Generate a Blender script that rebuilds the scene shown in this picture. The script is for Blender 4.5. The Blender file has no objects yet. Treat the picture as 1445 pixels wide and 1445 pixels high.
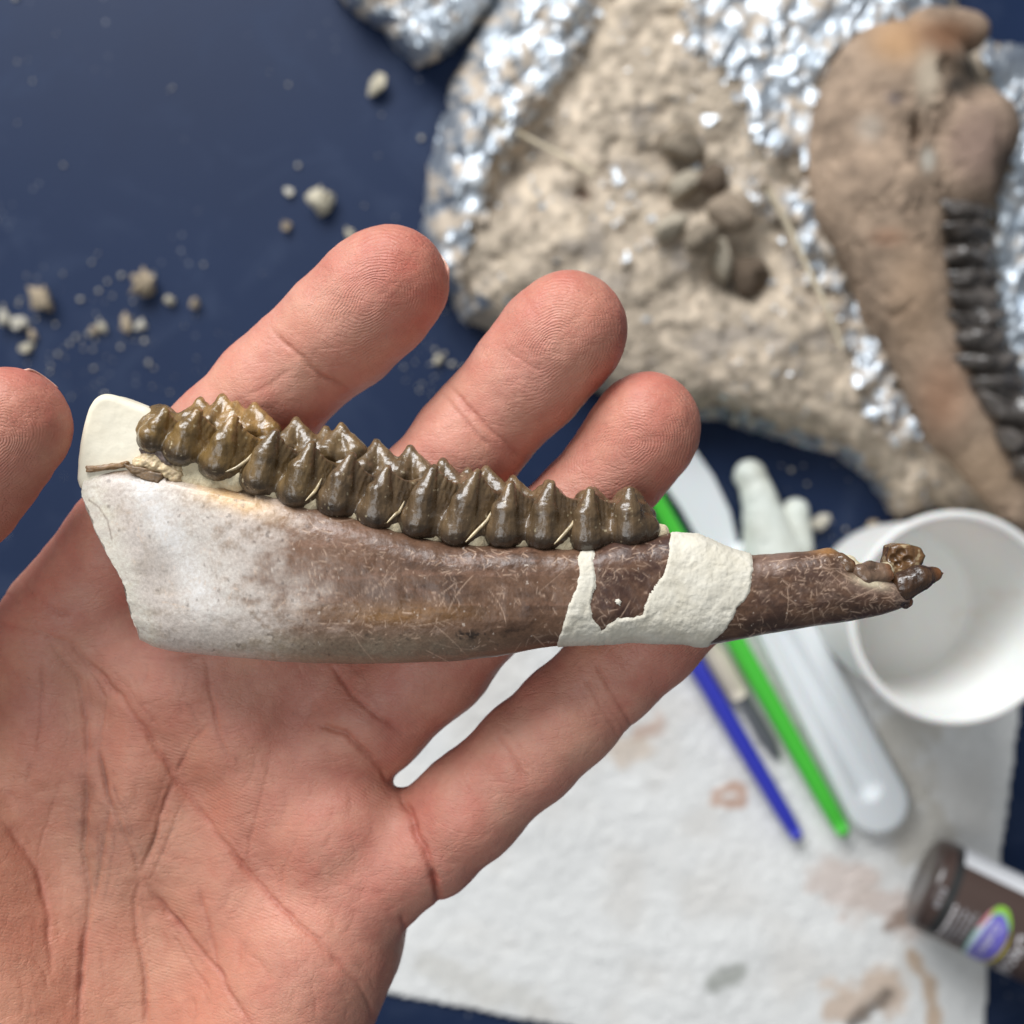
import bpy, math, random
import numpy as np
from mathutils import Vector, Matrix

random.seed(7)
RNG = np.random.default_rng(7)
scene = bpy.context.scene
COL = scene.collection

# ------------------------------------------------------------------ camera, light, exposure
CAM_Z = 410.0                       # mm above the table
TAN = 0.46613                       # tangent of half the field of view
S = 2 * TAN / 1445.0                # mm per pixel per mm of distance


def P(px, py, z):
    """photo pixel + height above the table (mm) -> world position in mm"""
    px = np.asarray(px, float); py = np.asarray(py, float); z = np.asarray(z, float)
    d = CAM_Z - z
    return np.stack(np.broadcast_arrays((px - 722.5) * S * d, -(py - 722.5) * S * d, z), -1)


cam = bpy.data.cameras.new('camera')
cam.sensor_width = 36.0
cam.lens = 18.0 / TAN
cam.clip_start = 0.01
cam.clip_end = 50.0
cam.dof.use_dof = True
cam.dof.focus_distance = 0.149
cam.dof.aperture_fstop = cam.lens / 2.35
cam_o = bpy.data.objects.new('camera', cam)
cam_o.location = (0, 0, CAM_Z / 1000)
COL.objects.link(cam_o)
scene.camera = cam_o

world = bpy.data.worlds.new('World')
scene.world = world
world.use_nodes = True
bg = world.node_tree.nodes['Background']
bg.inputs[0].default_value = (0.86, 0.93, 1.0, 1)
bg.inputs[1].default_value = 0.19


def area_light(name, loc, target, size, size_y, power, color):
    l = bpy.data.lights.new(name, 'AREA')
    l.shape = 'RECTANGLE'; l.size = size; l.size_y = size_y
    l.energy = power; l.color = color
    o = bpy.data.objects.new(name, l)
    o.location = loc
    o.rotation_euler = (Vector(target) - Vector(loc)).to_track_quat('-Z', 'Y').to_euler()
    COL.objects.link(o)
    return o


area_light('window_light', (-0.42, 1.0, 0.85), (0, 0, 0.15), 1.0, 0.6, 26.0, (0.96, 0.98, 1.0))
area_light('overhead_light', (-0.38, -0.18, 1.15), (0, 0, 0.2), 0.5, 0.5, 3.2, (0.95, 0.98, 1.0))

scene.view_settings.view_transform = 'Standard'
scene.view_settings.look = 'None'
scene.view_settings.gamma = 1.0
scene.view_settings.exposure = 0.0
scene.view_settings.use_curve_mapping = False
scene.render.engine = 'CYCLES'
scene.cycles.use_denoising = True
scene.cycles.max_bounces = 8
scene.cycles.sample_clamp_indirect = 6.0


# ------------------------------------------------------------------ helpers: colour, noise, distance fields
def lin(r, g, b):
    c = np.array([r, g, b]) / 255.0
    return np.where(c <= 0.04045, c / 12.92, ((c + 0.055) / 1.055) ** 2.4)


def hash3(ix, iy, iz, seed=0):
    n = (ix.astype(np.int64) * 374761393 + iy.astype(np.int64) * 668265263 + iz.astype(np.int64) * 2147483647 + seed * 974634721) & 0xFFFFFFFF
    n = ((n ^ (n >> 13)) * 1274126177) & 0xFFFFFFFF
    n = ((n ^ (n >> 16)) * 2246822519) & 0xFFFFFFFF
    return ((n ^ (n >> 15)) & 0xFFFFFF).astype(np.float64) / 0xFFFFFF


def vnoise(p, seed=0):
    """value noise in -1..1 at points p (N,3)"""
    p = np.asarray(p, float)
    i = np.floor(p).astype(np.int64); f = p - i
    f = f * f * f * (f * (f * 6 - 15) + 10)
    out = 0
    for dx in (0, 1):
        for dy in (0, 1):
            for dz in (0, 1):
                w = (f[..., 0] if dx else 1 - f[..., 0]) * (f[..., 1] if dy else 1 - f[..., 1]) * (f[..., 2] if dz else 1 - f[..., 2])
                out = out + w * hash3(i[..., 0] + dx, i[..., 1] + dy, i[..., 2] + dz, seed)
    return out * 2 - 1


def fbm(p, octv=4, seed=0, gain=0.5, lac=2.03):
    s = 0; a = 1.0; t = 0
    for k in range(octv):
        s = s + a * vnoise(np.asarray(p) * (lac ** k) + 17.3 * k, seed + k); t += a; a *= gain
    return s / t


def fbm2(x, y, octv=4, seed=0, gain=0.5):
    return fbm(np.stack([x, y, np.zeros_like(x) + 0.37], -1), octv, seed, gain)


def facets(x, y, seed):
    """crumpled sheet: distance between the nearest two cell points, flat faces with sharp folds"""
    ix, iy = np.floor(x).astype(np.int64), np.floor(y).astype(np.int64)
    f1 = np.full(np.shape(x), 9.0); f2 = np.full(np.shape(x), 9.0)
    for dx in (-1, 0, 1):
        for dy in (-1, 0, 1):
            cx = ix + dx + hash3(ix + dx, iy + dy, iy * 0, seed); cy = iy + dy + hash3(ix + dx, iy + dy, iy * 0 + 7, seed)
            d = np.hypot(x - cx, y - cy)
            f2 = np.minimum(f2, np.maximum(f1, d)); f1 = np.minimum(f1, d)
    return f2 - f1


def sstep(a, b, x):
    t = np.clip((x - a) / (b - a), 0, 1)
    return t * t * (3 - 2 * t)


def seg_dist(px, py, poly):
    """distance from points to an open polyline, and the position 0..1 along it"""
    poly = np.asarray(poly, float)
    best = np.full(np.shape(px), 1e9); tt = np.zeros(np.shape(px))
    L = np.concatenate([[0], np.cumsum(np.hypot(*np.diff(poly, axis=0).T))]); tot = L[-1]
    for k in range(len(poly) - 1):
        a, b = poly[k], poly[k + 1]
        d = b - a; q = d @ d + 1e-9
        t = np.clip(((px - a[0]) * d[0] + (py - a[1]) * d[1]) / q, 0, 1)
        dd = np.hypot(px - a[0] - t * d[0], py - a[1] - t * d[1])
        m = dd < best
        best = np.where(m, dd, best); tt = np.where(m, (L[k] + t * math.sqrt(q)) / tot, tt)
    return best, tt


def poly_sdf(px, py, poly):
    """signed distance to a closed polygon, negative inside"""
    poly = np.asarray(poly, float)
    best = np.full(np.shape(px), 1e9); ins = np.zeros(np.shape(px), bool)
    n = len(poly)
    for k in range(n):
        a, b = poly[k], poly[(k + 1) % n]
        d = b - a; q = d @ d + 1e-9
        t = np.clip(((px - a[0]) * d[0] + (py - a[1]) * d[1]) / q, 0, 1)
        best = np.minimum(best, np.hypot(px - a[0] - t * d[0], py - a[1] - t * d[1]))
        c = ((a[1] > py) != (b[1] > py)) & (px < (b[0] - a[0]) * (py - a[1]) / (b[1] - a[1] + 1e-12) + a[0])
        ins ^= c
    return np.where(ins, -best, best)


def smin(a, b, k):
    h = np.clip(0.5 + 0.5 * (b - a) / k, 0, 1)
    return b * (1 - h) + a * h - k * h * (1 - h)


class Field:
    """a distance field sampled on a grid (mm)"""
    def __init__(self, lo, hi, vox, fill=25.0):
        self.lo = np.array(lo, float); self.vox = vox
        self.n = np.ceil((np.array(hi, float) - self.lo) / vox).astype(int) + 1
        self.a = np.full(self.n, fill, np.float32)

    def box(self, lo, hi):
        i0 = np.clip(np.floor((np.array(lo) - self.lo) / self.vox).astype(int), 0, self.n)
        i1 = np.clip(np.ceil((np.array(hi) - self.lo) / self.vox).astype(int) + 1, 0, self.n)
        if np.any(i1 <= i0):
            return None, None
        ax = [(self.lo[k] + self.vox * np.arange(i0[k], i1[k])).astype(np.float32) for k in range(3)]
        return (slice(i0[0], i1[0]), slice(i0[1], i1[1]), slice(i0[2], i1[2])), (ax[0][:, None, None], ax[1][None, :, None], ax[2][None, None, :])

    def cone(self, a, b, ra, rb, k=1.0, sub=False):
        a = np.asarray(a, float); b = np.asarray(b, float); m = max(ra, rb) + k + 2.5
        sl, g = self.box(np.minimum(a, b) - m, np.maximum(a, b) + m)
        if sl is None:
            return
        d = (b - a).astype(np.float32); q = float(d @ d) + 1e-9
        x, y, z = g[0] - np.float32(a[0]), g[1] - np.float32(a[1]), g[2] - np.float32(a[2])
        t = np.clip((x * d[0] + y * d[1] + z * d[2]) / q, 0, 1)
        f = np.sqrt((x - t * d[0]) ** 2 + (y - t * d[1]) ** 2 + (z - t * d[2]) ** 2) - (ra + (rb - ra) * t)
        self.merge(sl, f, k, sub)

    def ell(self, c, r, k=1.0, rot=0.0, sub=False):
        c = np.asarray(c, float); r = np.asarray(r, float); m = max(r) + k + 2.5
        sl, g = self.box(c - m, c + m)
        if sl is None:
            return
        x, y, z = g[0] - np.float32(c[0]), g[1] - np.float32(c[1]), g[2] - np.float32(c[2])
        cs, sn = math.cos(rot), math.sin(rot)
        x, y = x * cs + y * sn, -x * sn + y * cs
        k0 = np.sqrt((x / r[0]) ** 2 + (y / r[1]) ** 2 + (z / r[2]) ** 2)
        k1 = np.sqrt((x / r[0] ** 2) ** 2 + (y / r[1] ** 2) ** 2 + (z / r[2] ** 2) ** 2) + 1e-6
        self.merge(sl, k0 * (k0 - 1) / k1, k, sub)

    def merge(self, sl, f, k, sub=False):
        if sub:
            self.a[sl] = -smin(-self.a[sl], f, k)
        else:
            self.a[sl] = smin(self.a[sl], f, k)

    def mesh(self):
        """surface nets"""
        v = self.a; ins = v < 0
        cnt = np.zeros(self.n - 1, np.int8)
        for dx in (0, 1):
            for dy in (0, 1):
                for dz in (0, 1):
                    cnt += ins[dx:dx + self.n[0] - 1, dy:dy + self.n[1] - 1, dz:dz + self.n[2] - 1]
        act = (cnt > 0) & (cnt < 8)
        ijk = np.argwhere(act)
        idx = np.full(self.n - 1, -1, np.int32); idx[act] = np.arange(len(ijk))
        acc = np.zeros((len(ijk), 3)); num = np.zeros(len(ijk))
        I, J, K = ijk.T
        cor = [(a, b, c) for a in (0, 1) for b in (0, 1) for c in (0, 1)]
        for c0 in cor:
            for ax in range(3):
                if c0[ax]:
                    continue
                c1 = list(c0); c1[ax] = 1
                v0 = v[I + c0[0], J + c0[1], K + c0[2]]; v1 = v[I + c1[0], J + c1[1], K + c1[2]]
                m = (v0 < 0) != (v1 < 0)
                t = np.where(m, v0 / np.where(m, v0 - v1, 1), 0)
                q = np.tile(np.array(c0, float), (len(ijk), 1)); q[:, ax] += t
                acc += q * m[:, None]; num += m
        verts = self.lo + self.vox * (ijk + acc / num[:, None])
        faces = []
        for ax in range(3):
            u, w = (ax + 1) % 3, (ax + 2) % 3
            s0 = [slice(1, self.n[k] - 1) for k in range(3)]; s1 = list(s0)
            s0[ax] = slice(0, self.n[ax] - 1); s1[ax] = slice(1, self.n[ax])
            A = ins[tuple(s0)]; B = ins[tuple(s1)]
            e = np.argwhere(A != B)
            fl = A[tuple(e.T)]
            off = np.ones(3, int); off[ax] = 0
            e = e + off
            qs = []
            for du, dw in ((-1, -1), (0, -1), (0, 0), (-1, 0)):
                c = e.copy(); c[:, u] += du; c[:, w] += dw
                qs.append(idx[tuple(c.T)])
            q = np.stack(qs, 1)
            q[~fl] = q[~fl][:, ::-1]
            faces.append(q)
        return verts, np.concatenate(faces)


# ------------------------------------------------------------------ helpers: objects
ORIGIN = {}


def link(o, name, parent, origin):
    o.name = name
    COL.objects.link(o)
    if parent is not None:
        o.parent = parent
        po = ORIGIN[parent.name]
        o.location = tuple((np.array(origin) - po) * 0.001)
    else:
        o.location = tuple(np.array(origin) * 0.001)
    ORIGIN[o.name] = np.array(origin, float)
    return o


def mesh_obj(name, verts, faces, mat, parent=None, origin=None, smooth=True, attrs=None):
    verts = np.asarray(verts, float)
    if origin is None:
        origin = ORIGIN[parent.name] if parent is not None else np.array([*(verts[:, :2].min(0) + verts[:, :2].max(0)) / 2, verts[:, 2].min()])
    me = bpy.data.meshes.new(name)
    loc = (verts - np.asarray(origin)) * 0.001
    if isinstance(faces, np.ndarray):
        n = len(faces); k = faces.shape[1]
        me.vertices.add(len(loc)); me.vertices.foreach_set('co', loc.astype(np.float32).ravel())
        me.loops.add(n * k); me.loops.foreach_set('vertex_index', faces.astype(np.int32).ravel())
        me.polygons.add(n); me.polygons.foreach_set('loop_start', (np.arange(n) * k).astype(np.int32))
        me.update(calc_edges=True)
    else:
        me.from_pydata([tuple(v) for v in loc], [], [tuple(int(i) for i in f) for f in faces])
    me.validate()
    me.polygons.foreach_set('use_smooth', np.full(len(me.polygons), smooth))
    for an, arr in (attrs or {}).items():
        arr = np.asarray(arr, np.float32)
        if arr.ndim == 2:
            at = me.attributes.new(an, 'FLOAT_COLOR', 'POINT')
            if arr.shape[1] == 3:
                arr = np.concatenate([arr, np.ones((len(arr), 1), np.float32)], 1)
            at.data.foreach_set('color', arr.ravel())
        else:
            at = me.attributes.new(an, 'FLOAT', 'POINT')
            at.data.foreach_set('value', arr)
    if mat is not None:
        me.materials.append(mat)
    return link(bpy.data.objects.new(name, me), name, parent, origin)


def empty(name, origin):
    o = bpy.data.objects.new(name, None)
    o.empty_display_size = 0.01
    return link(o, name, None, origin)


def tag(o, label, cat, group=None, kind=None):
    if label: o['label'] = label
    if cat: o['category'] = cat
    if group: o['group'] = group
    if kind: o['kind'] = kind
    return o


def grid_faces(nu, nv, wrap=False):
    i, j = np.meshgrid(np.arange(nu - 1), np.arange(nv if wrap else nv - 1), indexing='ij')
    j2 = (j + 1) % nv
    return np.stack([i * nv + j, (i + 1) * nv + j, (i + 1) * nv + j2, i * nv + j2], -1).reshape(-1, 4)


def vert_normals(v, f):
    n = np.cross(v[f[:, 2]] - v[f[:, 0]], v[f[:, 3]] - v[f[:, 1]])
    out = np.zeros_like(v)
    for k in range(4):
        for c in range(3):
            out[:, c] += np.bincount(f[:, k], n[:, c], len(v))
    return out / (np.linalg.norm(out, axis=1, keepdims=True) + 1e-12)


def subdivide(v, f):
    e = np.concatenate([f[:, [k, (k + 1) % 4]] for k in range(4)]); e = np.sort(e, 1)
    u, inv = np.unique(e[:, 0].astype(np.int64) * len(v) + e[:, 1], return_inverse=True)
    em = (v[u // len(v)] + v[u % len(v)]) / 2; fm = v[f].mean(1)
    n = len(f); ei = [inv[k * n:(k + 1) * n] + len(v) for k in range(4)]; ci = np.arange(n) + len(v) + len(u)
    nf = np.concatenate([np.stack([f[:, k], ei[k], ci, ei[k - 1]], 1) for k in range(4)])
    return np.concatenate([v, em, fm]), nf


def tube(path, radii, seg=16, caps=True):
    path = np.asarray(path, float); n = len(path); radii = np.broadcast_to(radii, (n,))
    t = np.gradient(path, axis=0); t /= np.linalg.norm(t, axis=1, keepdims=True)
    up = np.array([0, 0, 1.0]) if abs(t[0, 2]) < 0.9 else np.array([1.0, 0, 0])
    a = np.linspace(0, 2 * math.pi, seg, endpoint=False)
    V = []
    for k in range(n):
        s = np.cross(t[k], up); s /= np.linalg.norm(s); w = np.cross(s, t[k])
        V.append(path[k] + radii[k] * (np.cos(a)[:, None] * s + np.sin(a)[:, None] * w))
    V = np.concatenate(V)
    F = [tuple(x) for x in grid_faces(n, seg, True)]
    if caps:
        F += [tuple(range(seg))[::-1], tuple(range((n - 1) * seg, n * seg))]
    return V, F


def lathe(profile, center, seg=64):
    pr = np.asarray(profile, float); a = np.linspace(0, 2 * math.pi, seg, endpoint=False)
    V = np.stack([pr[:, 0, None] * np.cos(a), pr[:, 0, None] * np.sin(a), np.broadcast_to(pr[:, 1, None], (len(pr), seg))], -1).reshape(-1, 3)
    return V + np.asarray(center), grid_faces(len(pr), seg, True)


def ball(c, r, seed, rough=0.25, n=10, rot=0.0, facet=0.0):
    """an irregular stone"""
    th = np.linspace(0.02, math.pi - 0.02, n); ph = np.linspace(0, 2 * math.pi, 2 * n, endpoint=False)
    T, Q = np.meshgrid(th, ph, indexing='ij')
    d = np.stack([np.sin(T) * np.cos(Q), np.sin(T) * np.sin(Q), np.cos(T)], -1).reshape(-1, 3)
    k = 1 + rough * fbm(d * 1.6 + seed * 7.1, 3, seed)
    if facet:
        rg = np.random.default_rng(seed)
        for _ in range(7):
            nn = rg.normal(size=3); nn /= np.linalg.norm(nn)
            k = np.minimum(k, (0.90 - 0.28 * facet + rg.uniform(-0.1, 0.15)) / np.maximum(d @ nn, 0.15))
    V = d * k[:, None] * np.asarray(r)
    cs, sn = math.cos(rot), math.sin(rot)
    V = np.stack([V[:, 0] * cs - V[:, 1] * sn, V[:, 0] * sn + V[:, 1] * cs, V[:, 2]], -1)
    F = [tuple(x) for x in grid_faces(n, 2 * n, True)] + [tuple(range(2 * n))[::-1], tuple(range((n - 1) * 2 * n, n * 2 * n))]
    return V + np.asarray(c), F


# ------------------------------------------------------------------ helpers: materials
class NT:
    def __init__(self, name):
        self.m = bpy.data.materials.new(name); self.m.use_nodes = True
        self.t = self.m.node_tree; self.b = self.t.nodes['Principled BSDF']

    def n(self, kind, **kw):
        nd = self.t.nodes.new(kind)
        for k, v in kw.items():
            if isinstance(k, str) and hasattr(nd, k):
                setattr(nd, k, v)
        return nd

    def l(self, a, b):
        self.t.links.new(a, b)

    def coord(self, scale=(1, 1, 1)):
        tc = self.n('ShaderNodeTexCoord'); mp = self.n('ShaderNodeMapping')
        mp.inputs['Scale'].default_value = scale
        self.l(tc.outputs['Object'], mp.inputs[0])
        return mp.outputs[0]

    def noise(self, scale, detail=4, rough=0.55, vec=None, dist=0.0):
        nd = self.n('ShaderNodeTexNoise'); nd.inputs['Scale'].default_value = scale
        nd.inputs['Detail'].default_value = detail; nd.inputs['Roughness'].default_value = rough
        nd.inputs['Distortion'].default_value = dist
        self.l(vec if vec is not None else self.coord(), nd.inputs['Vector'])
        return nd.outputs['Fac']

    def ramp(self, fac, stops):
        r = self.n('ShaderNodeValToRGB')
        el = r.color_ramp.elements
        while len(el) < len(stops): el.new(0.5)
        for e, (p, c) in zip(el, stops):
            e.position = p; e.color = (*c, 1) if len(c) == 3 else c
        self.l(fac, r.inputs[0])
        return r.outputs[0]

    def mix(self, fac, a, b, mode='MIX'):
        m = self.n('ShaderNodeMix'); m.data_type = 'RGBA'; m.blend_type = mode
        for s, v in ((m.inputs[0], fac), (m.inputs[6], a), (m.inputs[7], b)):
            if isinstance(v, (int, float)): s.default_value = v
            elif isinstance(v, (tuple, list, np.ndarray)): s.default_value = (*v[:3], 1)
            else: self.l(v, s)
        return m.outputs[2]

    def math(self, op, a, b=None):
        m = self.n('ShaderNodeMath'); m.operation = op
        for s, v in ((m.inputs[0], a), (m.inputs[1], b)):
            if v is None: continue
            if isinstance(v, (int, float)): s.default_value = v
            else: self.l(v, s)
        return m.outputs[0]

    def attr(self, name, out='Fac'):
        a = self.n('ShaderNodeAttribute'); a.attribute_name = name
        return a.outputs[out]

    def bump(self, height, strength, dist, normal=None):
        b = self.n('ShaderNodeBump'); b.inputs['Strength'].default_value = strength; b.inputs['Distance'].default_value = dist
        self.l(height, b.inputs['Height'])
        if normal is not None: self.l(normal, b.inputs['Normal'])
        return b.outputs[0]

    def set(self, **kw):
        names = dict(color='Base Color', rough='Roughness', metal='Metallic', spec='Specular IOR Level', normal='Normal', coat='Coat Weight',
                     coat_rough='Coat Roughness', sss='Subsurface Weight', sss_scale='Subsurface Scale', trans='Transmission Weight', sheen='Sheen Weight', alpha='Alpha')
        for k, v in kw.items():
            s = self.b.inputs[names[k]]
            if isinstance(v, (int, float)): s.default_value = v
            elif isinstance(v, (tuple, list, np.ndarray)): s.default_value = (*v[:3], 1)
            else: self.l(v, s)
        return self


def plain(name, rgb, rough=0.5, **kw):
    return NT(name).set(color=lin(*rgb), rough=rough, **kw).m


# skin
m = NT('skin')
c = m.attr('tint', 'Color')
mot = m.noise(260, 5, 0.65)
c = m.mix(m.math('MULTIPLY', mot, 0.42), c, tuple(lin(180, 96, 80)))
c = m.mix(m.math('MULTIPLY', m.ramp(m.noise(75, 5, 0.7), [(0.42, (0, 0, 0)), (0.70, (1, 1, 1))]), 0.42), c, tuple(lin(216, 168, 140)))
spk = m.ramp(m.noise(1500, 2, 0.5), [(0.70, (0, 0, 0)), (0.78, (1, 1, 1))])
c = m.mix(m.math('MULTIPLY', spk, m.math('ADD', m.math('MULTIPLY', m.attr('grime'), 0.6), 0.14)), c, tuple(lin(70, 50, 42)))
ridge = m.math('MULTIPLY', m.math('SINE', m.math('MULTIPLY', m.attr('ridge'), 2 * math.pi / 0.46)), m.attr('ridge_mask'))
c = m.mix(m.math('MULTIPLY', m.math('ADD', m.math('MULTIPLY', ridge, 0.5), 0.5), 0.05), c, tuple(lin(150, 82, 68)))
b1 = m.bump(ridge, 0.5, 0.00007)
b2 = m.bump(m.noise(2600, 3, 0.6), 0.35, 0.00012, b1)
vor = m.n('ShaderNodeTexVoronoi'); vor.feature = 'DISTANCE_TO_EDGE'; vor.inputs['Scale'].default_value = 1100
m.l(m.coord((1, 1.6, 1)), vor.inputs['Vector'])
b3 = m.bump(m.math('MINIMUM', vor.outputs['Distance'], 0.12), 0.42, 0.0004, b2)
mp2 = m.n('ShaderNodeMapping'); mp2.inputs['Rotation'].default_value = (0, 0, math.radians(-48)); mp2.inputs['Scale'].default_value = (0.4, 1.3, 1)
tc2 = m.n('ShaderNodeTexCoord'); m.l(tc2.outputs['Object'], mp2.inputs[0])
for sc_n, am_ in ((230, 0.30), (520, 0.22)):
    wr = m.math('MINIMUM', m.math('ABSOLUTE', m.math('SUBTRACT', m.noise(sc_n, 3, 0.55, mp2.outputs[0], 0.8), 0.5)), 0.035)
    b3 = m.bump(m.math('MULTIPLY', wr, m.noise(90, 2)), am_, 0.006, b3)
m.set(color=c, rough=m.math('ADD', m.math('MULTIPLY', mot, 0.15), 0.40), spec=0.38, normal=b3, sss=0.15, sss_scale=0.0015)
m.b.inputs['Subsurface Radius'].default_value = (1.0, 0.32, 0.18)
SKIN = m.m
NAIL = NT('nail').set(color=lin(226, 178, 160), rough=0.28, sss=0.2, sss_scale=0.001).m

# fossil bone, tooth, plaster: colours of the things themselves come from the vertices
m = NT('bone')
c = m.attr('tint', 'Color')
gr = m.noise(2200, 4, 0.7)
c = m.mix(0.30, c, m.ramp(gr, [(0.3, (0.25, 0.22, 0.2)), (0.7, (1, 1, 1))]), 'OVERLAY')
m.set(color=c, rough=m.math('ADD', m.math('MULTIPLY', m.noise(420, 3), 0.30), 0.22), spec=0.45, coat=0.05, coat_rough=0.25,
      normal=m.bump(gr, 0.35, 0.00012, m.bump(m.noise(500, 4, 0.6), 0.4, 0.0003)))
BONE = m.m
m = NT('tooth_enamel')
c = m.attr('tint', 'Color')
st = m.noise(900, 4, 0.6, m.coord((1, 0.10, 0.25)))
c = m.mix(0.55, c, m.ramp(st, [(0.32, (0.18, 0.16, 0.13)), (0.68, (1, 1, 0.95))]), 'OVERLAY')
m.set(color=c, rough=m.math('ADD', m.math('MULTIPLY', m.noise(900, 4, 0.7), 0.30), 0.10), spec=0.6, coat=0.3, coat_rough=0.10,
      normal=m.bump(st, 0.45, 0.0002, m.bump(m.noise(1500, 4, 0.7), 0.5, 0.0002)))
ENAMEL = m.m
m = NT('plaster')
pn = m.noise(300, 5, 0.65)
c = m.mix(m.ramp(pn, [(0.35, (0, 0, 0)), (0.75, (1, 1, 1))]), tuple(lin(206, 198, 180)), tuple(lin(222, 216, 202)))
m.set(color=c, rough=0.75, spec=0.3, normal=m.bump(m.noise(1100, 5, 0.7), 0.4, 0.0003, m.bump(pn, 0.25, 0.0006)))
PLASTER = m.m
m = NT('plaster_smooth')
c = m.mix(m.noise(120, 4), tuple(lin(236, 230, 212)), tuple(lin(216, 204, 178)))
m.set(color=c, rough=0.6, spec=0.35, normal=m.bump(m.noise(700, 4, 0.6), 0.3, 0.0003))
PLASTER_SMOOTH = m.m
m = NT('sediment')
c = m.mix(m.noise(800, 4), tuple(lin(236, 226, 196)), tuple(lin(190, 168, 130)))
m.set(color=c, rough=0.85, normal=m.bump(m.noise(1500, 4, 0.7), 0.8, 0.0004))
SEDIMENT = m.m

# table, towel, rock, foil
m = NT('table_top')
n1 = m.noise(9, 5, 0.6)
c = m.mix(n1, tuple(lin(19, 33, 60)), tuple(lin(28, 45, 76)))
smear = m.ramp(m.noise(22, 6, 0.7, None, 1.5), [(0.52, (0, 0, 0)), (0.80, (1, 1, 1))])
c = m.mix(m.math('MULTIPLY', smear, 0.14), c, tuple(lin(110, 122, 145)))
v = m.n('ShaderNodeTexVoronoi'); v.inputs['Scale'].default_value = 230; m.l(m.coord(), v.inputs['Vector'])
dot = m.math('MULTIPLY', m.ramp(v.outputs['Distance'], [(0.10, (1, 1, 1)), (0.16, (0, 0, 0))]), m.ramp(m.noise(35, 3), [(0.55, (0, 0, 0)), (0.68, (1, 1, 1))]))
c = m.mix(m.math('MULTIPLY', dot, 0.65), c, tuple(lin(165, 165, 165)))
m.set(color=c, rough=m.math('ADD', m.math('MULTIPLY', smear, 0.2), 0.52), spec=0.2, normal=m.bump(m.noise(900, 2), 0.12, 0.0005))
TABLE = m.m
m = NT('towel_paper')
c = m.attr('tint', 'Color')
m.set(color=c, rough=0.9, spec=0.15, normal=m.bump(m.noise(700, 5, 0.7), 0.6, 0.0008))
TOWEL = m.m
m = NT('stone')
c = m.attr('tint', 'Color')
m.set(color=c, rough=0.88, spec=0.25, normal=m.bump(m.noise(500, 5, 0.7), 0.8, 0.0015))
STONE = m.m
m = NT('foil')
d = m.attr('dust')
c = m.mix(d, (0.60, 0.65, 0.70), tuple(lin(190, 172, 150)))
m.set(color=c, metal=m.math('SUBTRACT', 1.0, m.math('MULTIPLY', d, 0.95)), rough=m.math('ADD', m.math('MULTIPLY', d, 0.35), 0.50),
      normal=m.bump(m.noise(500, 2, 0.5), 0.12, 0.001))
FOIL = m.m
WHITE_PLASTIC = plain('white_plastic', (226, 229, 230), 0.42, sss=0.15, sss_scale=0.003)
CUP_PLASTIC = plain('cup_plastic', (232, 230, 226), 0.5, sss=0.3, sss_scale=0.004)

# ------------------------------------------------------------------ setting: table, paper towel
n = 2
tv = np.array([[-700, -700, 0], [700, -700, 0], [700, 700, 0], [-700, 700, 0]], float)
table = mesh_obj('table_top', tv, [(0, 1, 2, 3)], TABLE, origin=(0, 0, 0), smooth=False)
tag(table, None, None, kind='structure')

towel_poly = [(470, 900), (760, 850), (1120, 828), (1448, 838), (1440, 1010), (1416, 1190), (1396, 1330), (1388, 1520), (1040, 1492), (760, 1443), (555, 1405), (440, 1380), (430, 1100)]
gx, gy = np.meshgrid(np.arange(410, 1475, 3.2), np.arange(815, 1530, 3.2), indexing='ij')
sd = poly_sdf(gx, gy, towel_poly) + 3 * fbm2(gx / 60, gy / 60, 3, 5)
wx, wy = gx * 0.2645, gy * 0.2645
a1 = math.radians(28)
ru, rv = wx * math.cos(a1) + wy * math.sin(a1), -wx * math.sin(a1) + wy * math.cos(a1)
emb = np.cos(ru * 2 * math.pi / 4.6) * np.cos(rv * 2 * math.pi / 4.6)
tz = 1.2 + 1.6 * fbm2(wx / 45, wy / 45, 3, 9) + 0.55 * emb * (0.75 + 0.5 * fbm2(wx / 12, wy / 12, 2, 4)) + 0.45 * fbm2(wx / 3.0, wy / 3.0, 3, 3)
tz = np.maximum(tz, 0.25)
base = lin(232, 231, 228)[None, None, :] * (1 + 0.06 * fbm2(wx / 3, wy / 3, 3, 21))[..., None]
base = base * (1 - 0.10 * sstep(-0.1, 0.5, fbm2(wx / 30, wy / 30, 3, 33))[..., None] * np.array([0.6, 0.8, 1.0]))


def stain(base, poly, w, colr, amt, seed):
    d, _ = seg_dist(gx, gy, poly)
    k = 0.85 * amt * sstep(w, w * 0.35, d + w * 0.8 * fbm2(gx / 22, gy / 22, 4, seed))
    return base * (1 - k[..., None]) + np.array(colr) * k[..., None]


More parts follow.
